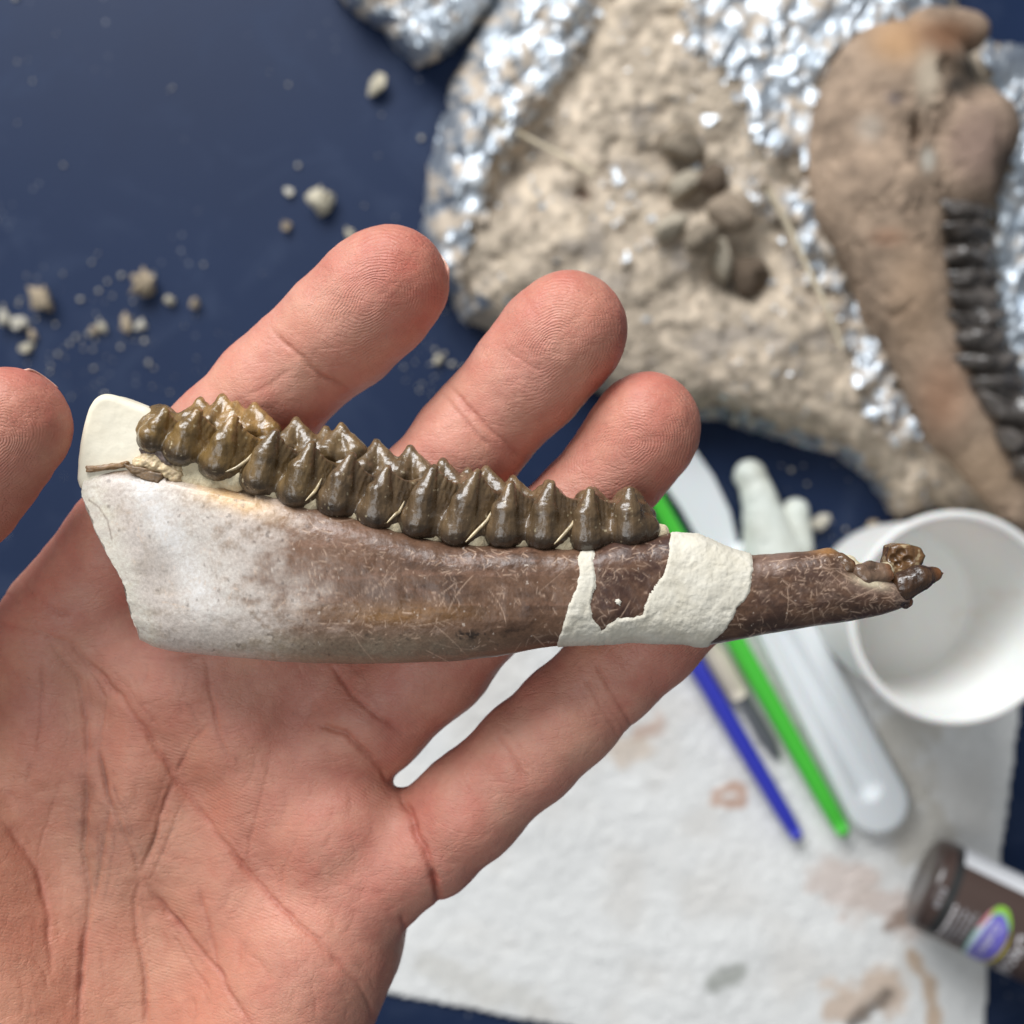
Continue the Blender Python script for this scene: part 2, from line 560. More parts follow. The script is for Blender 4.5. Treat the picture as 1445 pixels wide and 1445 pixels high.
orange = lin(186, 128, 88); brown = lin(128, 98, 78); tan = lin(205, 180, 155)
for poly, w, cc, amt, sd_ in [([(1008, 1120), (1028, 1112), (1048, 1112), (1046, 1132), (1010, 1132)], 10, orange, 0.75, 1), ([(900, 1035), (930, 1018), (925, 1030)], 20, orange, 0.55, 2), ([(880, 1060), (905, 1050)], 30, tan, 0.6, 12),
                              ([(1170, 1240), (1230, 1265), (1290, 1290)], 45, lin(200, 168, 150), 0.55, 3), ([(1255, 1305), (1290, 1290)], 16, brown, 0.8, 4),
                              ([(1290, 1350), (1312, 1400), (1318, 1445)], 16, lin(190, 152, 110), 0.8, 5), ([(1190, 1420), (1230, 1400), (1255, 1400)], 42, lin(196, 160, 126), 0.7, 6),
                              ([(1200, 1445), (1250, 1405)], 14, lin(88, 78, 70), 0.85, 7), ([(1008, 1388), (1040, 1376)], 20, lin(140, 142, 132), 0.8, 8), ([(1330, 960), (1250, 1060), (1300, 1180)], 60, lin(196, 186, 168), 0.6, 14),
                              ([(600, 1360), (760, 1420)], 30, lin(205, 200, 190), 0.5, 15)]:
    base = stain(base, poly, w, cc, amt, sd_)
V = P(gx, gy, tz).reshape(-1, 3)
F = grid_faces(*gx.shape)[:, ::-1]
ok = (sd.reshape(-1)[F] < 0).all(1)
use = np.unique(F[ok]); remap = np.full(len(V), -1); remap[use] = np.arange(len(use))
towel = mesh_obj('paper_towel', V[use], remap[F[ok]], TOWEL, attrs={'tint': base.reshape(-1, 3)[use]})
sol = towel.modifiers.new('thick', 'SOLIDIFY'); sol.thickness = 0.0002; sol.offset = 1
tag(towel, 'white embossed paper towel with rusty stains lying on the blue table', 'paper towel')

# ------------------------------------------------------------------ rock block wrapped in foil
rock_poly = [(712, -60), (700, 0), (668, 60), (640, 120), (618, 190), (604, 260), (597, 330), (603, 395), (640, 420), (655, 455), (720, 480), (800, 530), (880, 575), (960, 590), (1010, 588), (1060, 606),
             (1120, 622), (1180, 640), (1225, 675), (1245, 705), (1262, 738), (1320, 722), (1380, 735), (1450, 775), (1530, 760), (1560, 300), (1500, 90), (1440, 66), (1385, 55), (1352, 20), (1345, -60)]
rgx, rgy = np.meshgrid(np.arange(580, 1580, 3.0), np.arange(-80, 800, 3.0), indexing='ij')
rsd = poly_sdf(rgx, rgy, rock_poly) + 5 * fbm2(rgx / 40, rgy / 40, 4, 51)


def rock_height(px, py, s):
    din = np.clip(-s, 0, None)
    h = 26 * (1 - np.exp(-din / 22.0))
    h = h + 5.5 * fbm2(px / 120, py / 120, 3, 61) * sstep(0, 60, din) + 2.6 * fbm2(px / 28, py / 28, 4, 62) * sstep(0, 20, din)
    # ledge of foil at the left stands higher than the dug-out stone beside it
    d, _ = seg_dist(px, py, [(850, -40), (800, 90), (750, 190), (700, 240)])
    side = sstep(-1, 1, (px - 800) * 0.9 + (py - 90) * 0.5)
    h = h - 7 * np.exp(-(d / 45) ** 2) * sstep(-30, 30, (px - 795) + 0.55 * (py - 95))
    for cx, cy, rr, dp in [(822, 274, 13, 5), (965, 225, 40, 6), (985, 280, 40, 6), (1040, 380, 45, 6), (700, 285, 22, 4), (720, 245, 26, 3)]:
        h = h - dp * np.exp(-((px - cx) ** 2 + (py - cy) ** 2) / rr ** 2)
    return h


rz = rock_height(rgx, rgy, rsd)
RV = P(rgx, rgy, np.maximum(rz, 0.05)).reshape(-1, 3)
RF = grid_faces(*rgx.shape)[:, ::-1]
q = np.stack([rgx, rgy, rz * 3], -1)
t1 = fbm(q / 70, 4, 71); t2 = fbm(q / 14, 4, 72)
rc = lin(196, 180, 160)[None, None] * (1 + 0.3 * t1 + 0.75 * t2)[..., None]
k = sstep(0.15, 0.5, fbm(q / 34, 4, 73))[..., None]; rc = rc * (1 - k * 0.6) + lin(222, 204, 180) * k * 0.6
k = sstep(0.2, 0.55, fbm(q / 40, 4, 74))[..., None]; rc = rc * (1 - k * 0.5) + lin(160, 152, 146) * k * 0.5
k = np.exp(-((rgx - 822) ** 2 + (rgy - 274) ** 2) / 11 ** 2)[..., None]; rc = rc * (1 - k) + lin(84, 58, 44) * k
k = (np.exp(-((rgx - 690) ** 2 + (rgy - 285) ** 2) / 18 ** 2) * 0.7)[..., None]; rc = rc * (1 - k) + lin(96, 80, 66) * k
ok = (rsd.reshape(-1)[RF] < 0).all(1)
block = empty('fossil_block', (*P(1000, 320, 0)[:2], 0.0))
tag(block, 'large tan stone slab partly wrapped in crumpled foil', 'stone block')


def sub_mesh(V, F, keep, attrs):
    Fk = F[keep]; use = np.unique(Fk); rm = np.full(len(V), -1); rm[use] = np.arange(len(use))
    return V[use], rm[Fk], {k: np.asarray(a).reshape(len(V), *np.shape(a)[2:])[use] for k, a in attrs.items()}


v_, f_, a_ = sub_mesh(RV, RF, ok, {'tint': np.clip(rc, 0.01, 0.9)})
mesh_obj('stone', v_, f_, STONE, block, attrs=a_)


def foil_sheet(name, poly, parent, seed, amp=2.4, dusty=0.0, ragged=26, lift=1.3):
    sd = (poly_sdf(rgx, rgy, poly) if poly else 34.0) + (ragged * 1.6 if poly else 150) * fbm2(rgx / 17, rgy / 17, 4, seed, 0.65)
    # crumpled sheet: big folds, then smaller facets, turned along the fold
    wx_ = rgx + 10 * fbm2(rgx / 40, rgy / 40, 2, seed + 5); wy_ = rgy + 10 * fbm2(rgx / 40, rgy / 40, 2, seed + 6)
    fu, fv = wx_ * 0.9 + wy_ * 0.43, wy_ * 0.9 - wx_ * 0.43
    z = np.maximum(rz, 0.05) + lift + amp * (1.7 * facets(fu / 44, fv / 92, seed + 1) + 0.75 * facets(fu / 21, fv / 38, seed + 2) + 0.15 * facets(fu / 12, fv / 18, seed + 4))
    z = np.where(rsd > 0, np.maximum(0.4, lift + z * np.exp(-np.clip(rsd, 0, None) / 4)), z)
    dust = np.clip(sstep(0.0, 0.35, fbm2(rgx / 24, rgy / 24, 5, seed + 3, 0.65) + dusty + 0.12), 0, 1) * 0.9
    keep = ((sd.reshape(-1)[RF] < 0) & (rsd.reshape(-1)[RF] < 4)).all(1)
    Vv = P(rgx, rgy, z).reshape(-1, 3)
    v_, f_, a_ = sub_mesh(Vv, RF, keep, {'dust': dust})
    return mesh_obj(name, v_, f_, FOIL, parent, smooth=True, attrs=a_)


foil_sheet('foil', [(690, -70), (850, -70), (836, 40), (800, 110), (770, 165), (735, 180), (700, 250), (690, 300), (650, 370), (690, 440), (640, 470), (585, 400), (585, 240)], block, 81, 2.6, -0.02, 22)
foil_sheet('foil', [(985, -70), (1370, -70), (1350, 20), (1290, 40), (1210, 60), (1160, 130), (1140, 230), (1060, 210), (1040, 120), (960, 60)], block, 91, 2.6, -0.10, 26)
foil_sheet('foil', [(1050, 260), (1140, 240), (1170, 340), (1220, 420), (1280, 520), (1330, 640), (1260, 640), (1215, 560), (1180, 440), (1110, 330)], block, 101, 2.4, 0.02, 34)
foil_sheet('foil', [(1380, 60), (1450, 50), (1580, 200), (1560, 620), (1440, 560), (1410, 420), (1400, 320), (1430, 200), (1400, 120)], block, 111, 2.8, -0.25, 14)
foil_sheet('foil', [(930, 575), (1000, 570), (1100, 600), (1200, 630), (1250, 690), (1262, 745), (1180, 660), (1080, 625), (960, 600)], block, 121, 1.4, -0.05, 12)

fk = foil_sheet('foil_flecks', None, block, 161, 1.0, 0.12, 0, 0.9); fk['kind'] = 'stuff'

# second foil parcel at the top
fp = [(440, -90), (470, -10), (500, 22), (540, 45), (560, 75), (590, 97), (620, 88), (655, 60), (690, 15), (720, -50), (700, -120), (500, -140)]
fgx, fgy = np.meshgrid(np.arange(420, 740, 2.6), np.arange(-160, 120, 2.6), indexing='ij')
fsd = poly_sdf(fgx, fgy, fp) + 4 * fbm2(fgx / 20, fgy / 20, 3, 131)
din = np.clip(-fsd, 0, None)
fz = 18 * (1 - np.exp(-din / 16)) + 3.4 * facets(fgx / 30, fgy / 38, 132) + 1.6 * facets(fgx / 13, fgy / 17, 134) + 3.0 * fbm2(fgx / 40, fgy / 40, 3, 133)
fz = np.maximum(fz, 0.2)
FV = P(fgx, fgy, fz).reshape(-1, 3); FF = grid_faces(*fgx.shape)[:, ::-1]
v_, f_, a_ = sub_mesh(FV, FF, (fsd.reshape(-1)[FF] < 0).all(1), {'dust': sstep(-0.05, 0.35, fbm2(fgx / 22, fgy / 22, 4, 135, 0.65)) * 0.8})
o = mesh_obj('foil_parcel', v_, f_, FOIL, smooth=False, attrs=a_)
tag(o, 'small crumpled foil parcel at the top edge, beside the larger stone slab', 'foil parcel')

# fossil skull on the block
sk = empty('fossil_skull', (*P(1290, 330, 0)[:2], 22.0))
tag(sk, 'tan fossil skull with dark tooth row bedded in foil', 'skull')
lo = P(1120, 790, 40).copy(); hi = P(1560, 0, 40).copy()
f = Field((lo[0] - 2, lo[1] - 2, 12), (hi[0] + 2, hi[1] + 8, 60), 0.75)
Q = lambda x, y, z: P(x, y, z)
f.ell(Q(1240, 190, 30), (24, 38, 18), 4, math.radians(-6))
f.ell(Q(1285, 130, 31), (21, 22, 16), 6)
f.cone(Q(1370, 190, 33), Q(1350, 250, 32), 15.5, 15, 4)
f.cone(Q(1236, 280, 30), Q(1276, 420, 31), 22, 15.0, 6)
f.cone(Q(1276, 420, 31), Q(1342, 590, 30), 14.5, 11, 4)
f.cone(Q(1350, 590, 30), Q(1440, 720, 28), 11, 7.5, 4)
f.cone(Q(1440, 720, 28), Q(1530, 800, 26), 7.5, 5, 4)
f.cone(Q(1310, 90, 40), Q(1318, 150, 41), 5, 6, 2)
f.ell(Q(1298, 180, 50), (1.8, 6, 9), 1, sub=True)
f.cone(Q(1345, 92, 47), Q(1385, 118, 47), 5.0, 7.0, 1, sub=True)
f.cone(Q(1310, 48, 31), Q(1365, 45, 31), 9, 7, 2)
sv, sf = f.mesh()
sn = vert_normals(sv, sf)
sv = sv + sn * (0.9 * fbm(sv / 9, 4, 141, 0.6) - 0.8 * np.exp(-(fbm(sv / 12, 3, 144) / 0.05) ** 2) * (fbm(sv / 25, 2, 145) > 0))[:, None]
d_ = CAM_Z - sv[:, 2]; spx = sv[:, 0] / (S * d_) + 722.5; spy = 722.5 - sv[:, 1] / (S * d_)
sc_ = lin(164, 142, 122)[None] * (1 + 0.42 * fbm(sv / 10, 4, 142) + 0.55 * fbm(sv / 4.5, 4, 143, 0.65))[:, None]
for cx, cy, rx, ry, cc, am in [(1270, 55, 45, 35, lin(190, 150, 110), .8), (1335, 50, 48, 26, lin(128, 90, 64), .9), (1385, 205, 50, 60, lin(148, 124, 112), .8), (1255, 335, 26, 14, lin(176, 134, 108), .6), (1310, 110, 18, 38, lin(208, 192, 170), .8),
                               (1290, 420, 40, 90, lin(172, 144, 118), .7), (1330, 560, 40, 60, lin(164, 124, 98), .7), (1310, 225, 10, 18, lin(205, 200, 188), .8), (1228, 180, 20, 20, lin(178, 168, 156), .6), (1400, 660, 60, 50, lin(176, 150, 124), .7), (1372, 98, 26, 30, lin(48, 46, 42), .95), (1350, 120, 16, 14, lin(56, 52, 48), .9), (1420, 240, 18, 40, lin(60, 56, 52), .8), (1262, 138, 12, 10, lin(110, 100, 100), .7)]:  # near-black patches above the right lobe paint the cavity's shade into the colour
    k = am * np.exp(-(((spx - cx) / rx) ** 2 + ((spy - cy) / ry) ** 2) ** 1.4); sc_ = sc_ * (1 - k[:, None]) + cc * k[:, None]
mesh_obj('cranium', sv, sf, STONE, sk, attrs={'tint': np.clip(sc_, 0.01, 0.9)})
m = NT('dark_enamel')
m.set(color=m.mix(m.noise(400, 4), tuple(lin(36, 33, 31)), tuple(lin(120, 112, 106))), rough=0.25, coat=0.4)
DARK_ENAMEL = m.m
row = np.array([(1352, 300), (1358, 330), (1361, 360), (1364, 390), (1367, 420), (1372, 450), (1378, 480), (1388, 512), (1402, 548), (1418, 580), (1432, 618), (1448, 658)], float)
for i, (x, y) in enumerate(row):
    c0 = P(x - 6, y, 39)
    wid = 10.0 if i < 10 else 8.0
    c0 = c0 + np.array([RNG.normal(0, 0.9), RNG.normal(0, 0.7), RNG.normal(0, 0.8)])
    v_, f_ = ball(c0, (wid * RNG.uniform(0.8, 1.1), (3.5 if i < 9 else 5.0) * RNG.uniform(0.8, 1.1), 8.0), 200 + i, 0.6, 11, math.radians(-6 + (i > 8) * -18 + RNG.normal(0, 8)), 0.5)
    mesh_obj('tooth', v_, f_, DARK_ENAMEL, sk)
rp = np.array([P(x + 4, y, 33) for x, y in row]); tq = np.linspace(0, 1, 60)
rp = np.stack([np.interp(tq, np.linspace(0, 1, len(rp)), rp[:, k]) for k in range(3)], -1)
v_, f_ = tube(rp, 8.0 + 1.5 * np.sin(tq * 70), 22); v_ = v_ + 3.2 * np.stack([fbm(v_ / 5, 3, 146 + k) for k in range(3)], -1)
mesh_obj('jaw_matrix', v_, f_, DARK_ENAMEL, sk)

# clods of clay in the hollow of the block, straw lying on it
CLAY = []
for i, cc in enumerate([(150, 136, 118), (190, 178, 158), (108, 92, 76), (166, 148, 128)]):
    m = NT('clay'); m.set(color=m.mix(m.noise(300, 4, 0.6), tuple(lin(*cc)), tuple(lin(*[int(x * 0.75) for x in cc]))), rough=0.92, normal=m.bump(m.noise(700, 4), 0.7, 0.001)); CLAY.append(m.m)


def ground_at(px, py):
    s = poly_sdf(np.array([px]), np.array([py]), rock_poly)
    return float(np.maximum(rock_height(np.array([float(px)]), np.array([float(py)]), s), 0)[0])


clods = [(962, 205, 30, 22, 10, 0, 'brown clod of clay topmost in the hollow of the stone slab'), (968, 262, 36, 17, -35, 1, 'pale elongated clod lying aslant in the upper hollow of the slab'),
         (1008, 252, 20, 20, 30, 2, 'small dark brown clod right of the pale elongated clod'), (1030, 300, 40, 24, 38, 3, 'largest brown flat clod in the middle of the hollow'),
         (990, 335, 26, 22, -50, 0, 'rounded grey brown clod left of the upright pale one'), (1021, 368, 16, 30, 0, 1, 'narrow pale upright clod at the bottom of the hollow'),
         (1062, 388, 28, 30, 15, 2, 'dark brown round clod lowest in the hollow of the slab'), (945, 320, 24, 16, -30, 1, 'pale grey clod at the left rim of the hollow')]
for i, (x, y, a, b, r, mi, lab) in enumerate(clods):
    z = ground_at(x, y)
    v_, f_ = ball(P(x, y, z + 4.2), (a * 0.27, b * 0.27, 5.2), 300 + i, 0.35, 12, math.radians(-r), 0.5)
    tag(mesh_obj('clay_clod', v_, f_, CLAY[mi]), lab, 'clay clod', 'clods on the stone slab')
STRAW = plain('straw', (206, 192, 166), 0.8)
for pts, r, lab in [([(1080, 262), (1108, 310), (1138, 375), (1165, 430), (1188, 490)], 1.25, 'long pale straw lying on the stone slab left of the skull'),
                    ([(700, 170), (745, 195), (790, 218), (838, 246)], 1.0, 'short straw crossing the foil edge at the left of the slab')]:
    path = np.array([P(x, y, ground_at(x, y) + 4.6 + (2.0 if x < 760 else 0)) for x, y in pts])
    tt = np.linspace(0, 1, 24); path = np.stack([np.interp(tt, np.linspace(0, 1, len(path)), path[:, k]) for k in range(3)], -1)
    v_, f_ = tube(path, r * (1 - 0.4 * tt), 10)
    tag(mesh_obj('straw', v_, f_, STRAW), lab, 'straw')

# ------------------------------------------------------------------ cup, tools, plaster lump
cc = P(1350, 873, 62); cup_c = np.array([cc[0], cc[1], 1.8])
cup = empty('plastic_cup', cup_c)
tag(cup, 'empty white plastic cup standing right of the jaw tip', 'cup')
R1, R0, H = 34.0, 29.5, 60.2
pro = [(0.01, 0)] + [(R0 * t, 0) for t in (0.5, 0.9)] + [(R0, 0.8)] + [(R0 + (R1 - 1.6 - R0) * t, 0.8 + (H - 2.5) * t) for t in np.linspace(0.05, 1, 12)]
pin = [(R1 - 2.4 + (R0 - R1 + 1.0) * t, H - 1.7 - (H - 4.2) * t) for t in np.linspace(0, 1, 12)] + [(R0 - 3.2, 2.0), (R0 * 0.5, 1.8), (0.01, 1.8)]
v_, f_ = lathe(pro + [(R1 - 1.9, H - 1.5)] + pin, cup_c, 80)
m = NT('cup_wall')
stn = m.ramp(m.noise(60, 4, 0.7, m.coord((1, 1, 0.3))), [(0.60, (0, 0, 0)), (0.74, (1, 1, 1))])
m.set(color=m.mix(m.math('MULTIPLY', stn, 0.22), tuple(lin(240, 238, 234)), tuple(lin(206, 172, 140))), rough=0.45, sss=0.25, sss_scale=0.003)
mesh_obj('wall', v_, f_, m.m, cup)
a = np.linspace(0, 2 * math.pi, 24, endpoint=False)
v_, f_ = lathe([(R1 - 1.2 + 1.5 * math.cos(t), H - 1.2 + 1.5 * math.sin(t)) for t in np.append(a, a[0])], cup_c, 80)
mesh_obj('rim', v_, f_, CUP_PLASTIC, cup)


def tool(name, p0, p1, z, r, mat, label, cat, tipmat=None, taper=0.8):
    a, b = P(*p0, z), P(*p1, z)
    t = np.linspace(0, 1, 30)
    path = a + (b - a) * t[:, None]
    rr = r * (0.85 + 0.15 * np.sin(t * math.pi)) * np.where(t > 0.95, 1 - (t - 0.95) * 20 * (1 - taper), 1)
    e = empty(name, (*((a + b) / 2)[:2], z - r))
    tag(e, label, cat)
    v_, f_ = tube(path, rr, 18); mesh_obj('shaft', v_, f_, mat, e)
    return e, a, b


GREEN = plain('green_plastic', (76, 196, 60), 0.38, sss=0.1, sss_scale=0.003)
BLUE = plain('blue_plastic', (52, 58, 178), 0.35)
METAL = plain('steel', (150, 152, 156), 0.35, metal=0.9)
e, a, b = tool('green_tool', (905, 668), (1189, 1172), 6.4, 3.6, GREEN, 'bright green plastic tool handle beside the white knife', 'tool')
v_, f_ = tube([b, b + (b - a) / np.linalg.norm(b - a) * 1.5, b + (b - a) / np.linalg.norm(b - a) * 2.2], [2.5, 2.2, 1.0], 14); mesh_obj('end_cap', v_, f_, GREEN, e)
e, a, b = tool('blue_tool', (900, 800), (1124, 1178), 5.2, 3.3, BLUE, 'dark blue plastic tool handle left of the green one', 'tool')
v_, f_ = tube([b, b + (b - a) / np.linalg.norm(b - a) * 1.5, b + (b - a) / np.linalg.norm(b - a) * 2.2], [2.3, 2.0, 0.9], 14); mesh_obj('end_cap', v_, f_, BLUE, e)

sp = empty('steel_spatula', (*P(1050, 990, 0)[:2], 2.4))
tag(sp, 'small steel spatula with cream handle lying between the blue and green tools', 'spatula')
v_, f_ = tube([P(960, 850, 4.6), P(1010, 925, 4.6), P(1035, 968, 4.6), P(1044, 984, 4.6)], [3.0, 4.2, 4.4, 3.0], 14); mesh_obj('handle', v_, f_, plain('cream_wood', (206, 196, 178), 0.6), sp)


def slab(poly, z0, h, rnd, vox=0.55):
    """rounded plate from a pixel outline, built at height z0"""
    w = P(np.array(poly, float)[:, 0], np.array(poly, float)[:, 1], z0)[:, :2]
    lo = w.min(0) - 2; hi = w.max(0) + 2
    f = Field((*lo, z0 - 1.2), (*hi, z0 + h + 1.2), vox)
    X = f.lo[0] + vox * np.arange(f.n[0]); Y = f.lo[1] + vox * np.arange(f.n[1]); Z = f.lo[2] + vox * np.arange(f.n[2])
    gX, gY = np.meshgrid(X, Y, indexing='ij')
    d2 = poly_sdf(gX, gY, w)[:, :, None] + rnd
    dz = (np.abs(Z - (z0 + h / 2)) - h / 2 + rnd)[None, None, :]
    f.a = (np.minimum(np.maximum(d2, dz), 0) + np.hypot(np.maximum(d2, 0), np.maximum(dz, 0)) - rnd).astype(np.float32)
    return f


f = slab([(1038, 978), (1052, 975), (1075, 1010), (1095, 1045), (1102, 1068), (1090, 1070), (1068, 1042), (1048, 1005)], 2.8, 1.2, 0.5)
v_, f_ = f.mesh(); mesh_obj('blade', v_, f_, METAL, sp)

kn = empty('plastic_knife', (*P(1130, 950, 0)[:2], 2.4))
tag(kn, 'white plastic knife with grooved handle right of the green tool', 'knife')


def stadium(p0, p1, r0, r1, n=14):
    p0, p1 = np.array(p0, float), np.array(p1, float)
    a = math.atan2(*(p1 - p0)[::-1])
    A = [p0 + r0 * np.array([math.cos(t), math.sin(t)]) for t in np.linspace(a + math.pi / 2, a + 1.5 * math.pi, n)]
    B = [p1 + r1 * np.array([math.cos(t), math.sin(t)]) for t in np.linspace(a - math.pi / 2, a + math.pi / 2, n)]
    return A + B


f = slab(stadium((1058, 800), (1232, 1128), 38, 45), 2.6, 6.5, 2.4)
g0 = P(1098, 880, 10.5); g1 = P(1226, 1112, 10.5)
f.cone(g0, g1, 4.2, 5.2, 1.2, sub=True)
v_, f_ = f.mesh(); mesh_obj('handle', v_, f_, WHITE_PLASTIC, kn)
f = slab([(840, 520), (880, 512), (925, 548), (978, 632), (1006, 672), (1030, 722), (1041, 770), (1062, 820), (1040, 848), (1005, 800), (960, 720), (905, 640)], 3.2, 2.2, 0.9)
v_, f_ = f.mesh(); mesh_obj('blade', v_, f_, WHITE_PLASTIC, kn)

lo = P(1000, 850, 0); hi = P(1190, 620, 0)
f = Field((lo[0], lo[1], 0.05), (hi[0], hi[1], 26), 0.6)
f.cone(P(1058, 672, 7), P(1066, 690, 8), 6.0, 5.2, 2)
f.cone(P(1072, 705, 9), P(1090, 790, 10), 6.5, 10.5, 3)
f.cone(P(1122, 722, 6), P(1120, 770, 6), 5.0, 7.0, 2)
v_, f_ = f.mesh()
v_ = v_ + vert_normals(v_, f_) * (0.5 * fbm(v_ / 3, 3, 151))[:, None]
m = NT('wet_plaster'); m.set(color=m.mix(m.noise(90, 4), tuple(lin(224, 232, 226)), tuple(lin(190, 188, 172))), rough=0.55)
o = mesh_obj('plaster_lump', v_, f_, m.m); tag(o, 'white knobbly lump of plaster on the table between knife and cup', 'plaster lump')

# ------------------------------------------------------------------ paint bottle
ax_px = np.array([0.91, 0.41]); ax_px /= np.linalg.norm(ax_px)
BR = 16.6
A0 = P(1300, 1240, BR + 1.6)
tl_ = math.radians(14); axd = np.array([ax_px[0] * math.cos(tl_), -ax_px[1] * math.cos(tl_), math.sin(tl_)]); sidev = np.array([-ax_px[1], -ax_px[0], 0.0]); upv = np.cross(axd, sidev); upv = upv * np.sign(upv[2])   # sidev points down in the picture
bt = empty('paint_bottle', (*(A0 + axd * 30)[:2], 1.6))
tag(bt, 'small brown craft paint bottle lying on its side at the right edge', 'bottle')


def bot(profile, seg=72):
    pr = np.asarray(profile, float); t = np.linspace(0, 2 * math.pi, seg, endpoint=False)
    V = (A0 + pr[:, 0, None, None] * axd + pr[:, 1, None, None] * (np.sin(t)[None, :, None] * sidev + np.cos(t)[None, :, None] * upv)).reshape(-1, 3)
    return V, grid_faces(len(pr), seg, True)


def on_bottle(u, t, r):
    """u mm along the axis, t mm round the girth from the top of the lying bottle"""
    th = np.asarray(t) / BR
    return A0 + np.asarray(u)[..., None] * axd + r * (np.sin(th)[..., None] * sidev + np.cos(th)[..., None] * upv)


BODY = plain('bottle_plastic', (64, 50, 45), 0.3, coat=0.3)
pb = [(0.8, 0.01), (0.4, 8), (0.0, 12.8), (0.5, 14.9), (1.6, 16.1), (3.0, BR), (62, BR), (66, 15.5), (70, 12), (72, 9), (76, 8.6)]
v_, f_ = bot(pb); mesh_obj('body', v_, f_, BODY, bt)
v_, f_ = bot([(76, 8.8), (76.2, 10), (92, 9), (92.5, 0.01)]); mesh_obj('cap', v_, f_, plain('bottle_cap', (40, 36, 36), 0.4), bt)


def label_patch(name, u0, u1, t0, t1, mat, lift, parent=None, nu=10, nt=40):
    U, T = np.meshgrid(np.linspace(u0, u1, nu), np.linspace(t0, t1, nt), indexing='ij')
    return mesh_obj(name, on_bottle(U, T, BR + lift).reshape(-1, 3), grid_faces(nu, nt), mat, parent or bt)


G = 2 * math.pi * BR
LABEL = plain('label_paper', (76, 60, 54), 0.35)
lab = label_patch('label', 3.4, 60, -G * 0.18, G * 0.48, LABEL, 0.05)
label_patch('label_band', 6.2, 9.0, -G * 0.48, G * 0.48, plain('label_dark', (44, 46, 46), 0.35), 0.08, lab, 4, 60)
label_patch('label_back', 8.6, 60, -G * 0.48, -G * 0.135, plain('label_white', (224, 224, 226), 0.45), 0.10, lab)
INK = plain('label_ink_white', (226, 222, 222), 0.5)
GREY = plain('label_ink_grey', (150, 148, 150), 0.5)


def shape_on_bottle(name, pts_ut, mat, lift, parent):
    """filled flat shape drawn in (u, t) millimetres, wrapped on the bottle"""
    pts = np.array(pts_ut, float); c = pts.mean(0); rings = 6; n = len(pts)
    V = [on_bottle(np.array(c[0]), np.array(c[1]), BR + lift)]
    for r in range(1, rings + 1):
        q = c + (pts - c) * r / rings
        V += list(on_bottle(q[:, 0], q[:, 1], BR + lift))
    F = [(0, 1 + (i + 1) % n, 1 + i) for i in range(n)]
    for r in range(rings - 1):
        o1, o2 = 1 + r * n, 1 + (r + 1) * n
        F += [(o1 + i, o1 + (i + 1) % n, o2 + (i + 1) % n, o2 + i) for i in range(n)]
    return mesh_obj(name, np.array(V), F, mat, parent)


def oval(u, t, ru, rt, rot=0.0, n=40, sq=1.0):
    a = np.linspace(0, 2 * math.pi, n, endpoint=False)
    x, y = ru * np.cos(a), rt * np.sin(a); c, s = math.cos(rot), math.sin(rot)
    return np.stack([u + x * c - y * s, t + x * s + y * c], -1)


def crescent(u, t, ru, rt, a0, a1, w, n=20):
    a = np.linspace(a0, a1, n); k = w * np.sin(np.linspace(0.05, math.pi - 0.05, n))
    o = np.stack([u + ru * np.cos(a), t + rt * np.sin(a)], -1); i = np.stack([u + (ru - k) * np.cos(a), t + (rt - k) * np.sin(a)], -1)
    return o, i


def band_on_bottle(name, o, i, mat, lift, parent):
    n = len(o); mid = [(o * (1 - s) + i * s) for s in (0, 0.5, 1)]
    V = np.concatenate([on_bottle(q[:, 0], q[:, 1], BR + lift) for q in mid])
    return mesh_obj(name, V, grid_faces(3, n), mat, parent)


LU, LT = 24.0, 8.5
logo = shape_on_bottle('logo', oval(LU, LT, 4.6, 13.5), plain('logo_purple', (112, 104, 190), 0.4), 0.14, lab)
band_on_bottle('logo_swoosh', *crescent(LU, LT, 5.6, 14.6, math.radians(95), math.radians(275), 2.2), plain('logo_teal', (96, 164, 150), 0.4), 0.18, logo)
band_on_bottle('logo_swoosh', *crescent(LU, LT, 4.9, 13.9, math.radians(110), math.radians(285), 1.5), plain('logo_pale', (214, 226, 232), 0.4), 0.22, logo)
band_on_bottle('logo_swoosh', *crescent(LU, LT, 5.4, 14.6, math.radians(205), math.radians(330), 2.4), plain('logo_green', (140, 196, 66), 0.4), 0.26, logo)
band_on_bottle('logo_swoosh', *crescent(LU - 1, LT, 4.6, 13.6, math.radians(195), math.radians(250), 1.4), plain('logo_pink', (206, 130, 140), 0.4), 0.30, logo)
band_on_bottle('logo_swoosh', *crescent(LU + 0.2, LT, 5.5, 14.4, math.radians(-35), math.radians(88), 1.2), plain('logo_yellow', (206, 190, 84), 0.4), 0.28, logo)


def text_on_bottle(name, s, size, u, t, mat, lift, parent):
    cu = bpy.data.curves.new(name, 'FONT'); cu.body = s; cu.size = size; cu.resolution_u = 3
    tmp = bpy.data.objects.new('tmp', cu); COL.objects.link(tmp)
    bpy.context.view_layer.update()
    me = tmp.evaluated_get(bpy.context.evaluated_depsgraph_get()).to_mesh()
    co = np.array([v.co[:] for v in me.vertices]); fs = [tuple(p.vertices) for p in me.polygons]
    tmp.to_mesh_clear(); bpy.data.objects.remove(tmp)
    return mesh_obj(name, on_bottle(u + co[:, 1], t + co[:, 0], BR + lift), [f[::-1] for f in fs], mat, parent, smooth=False)


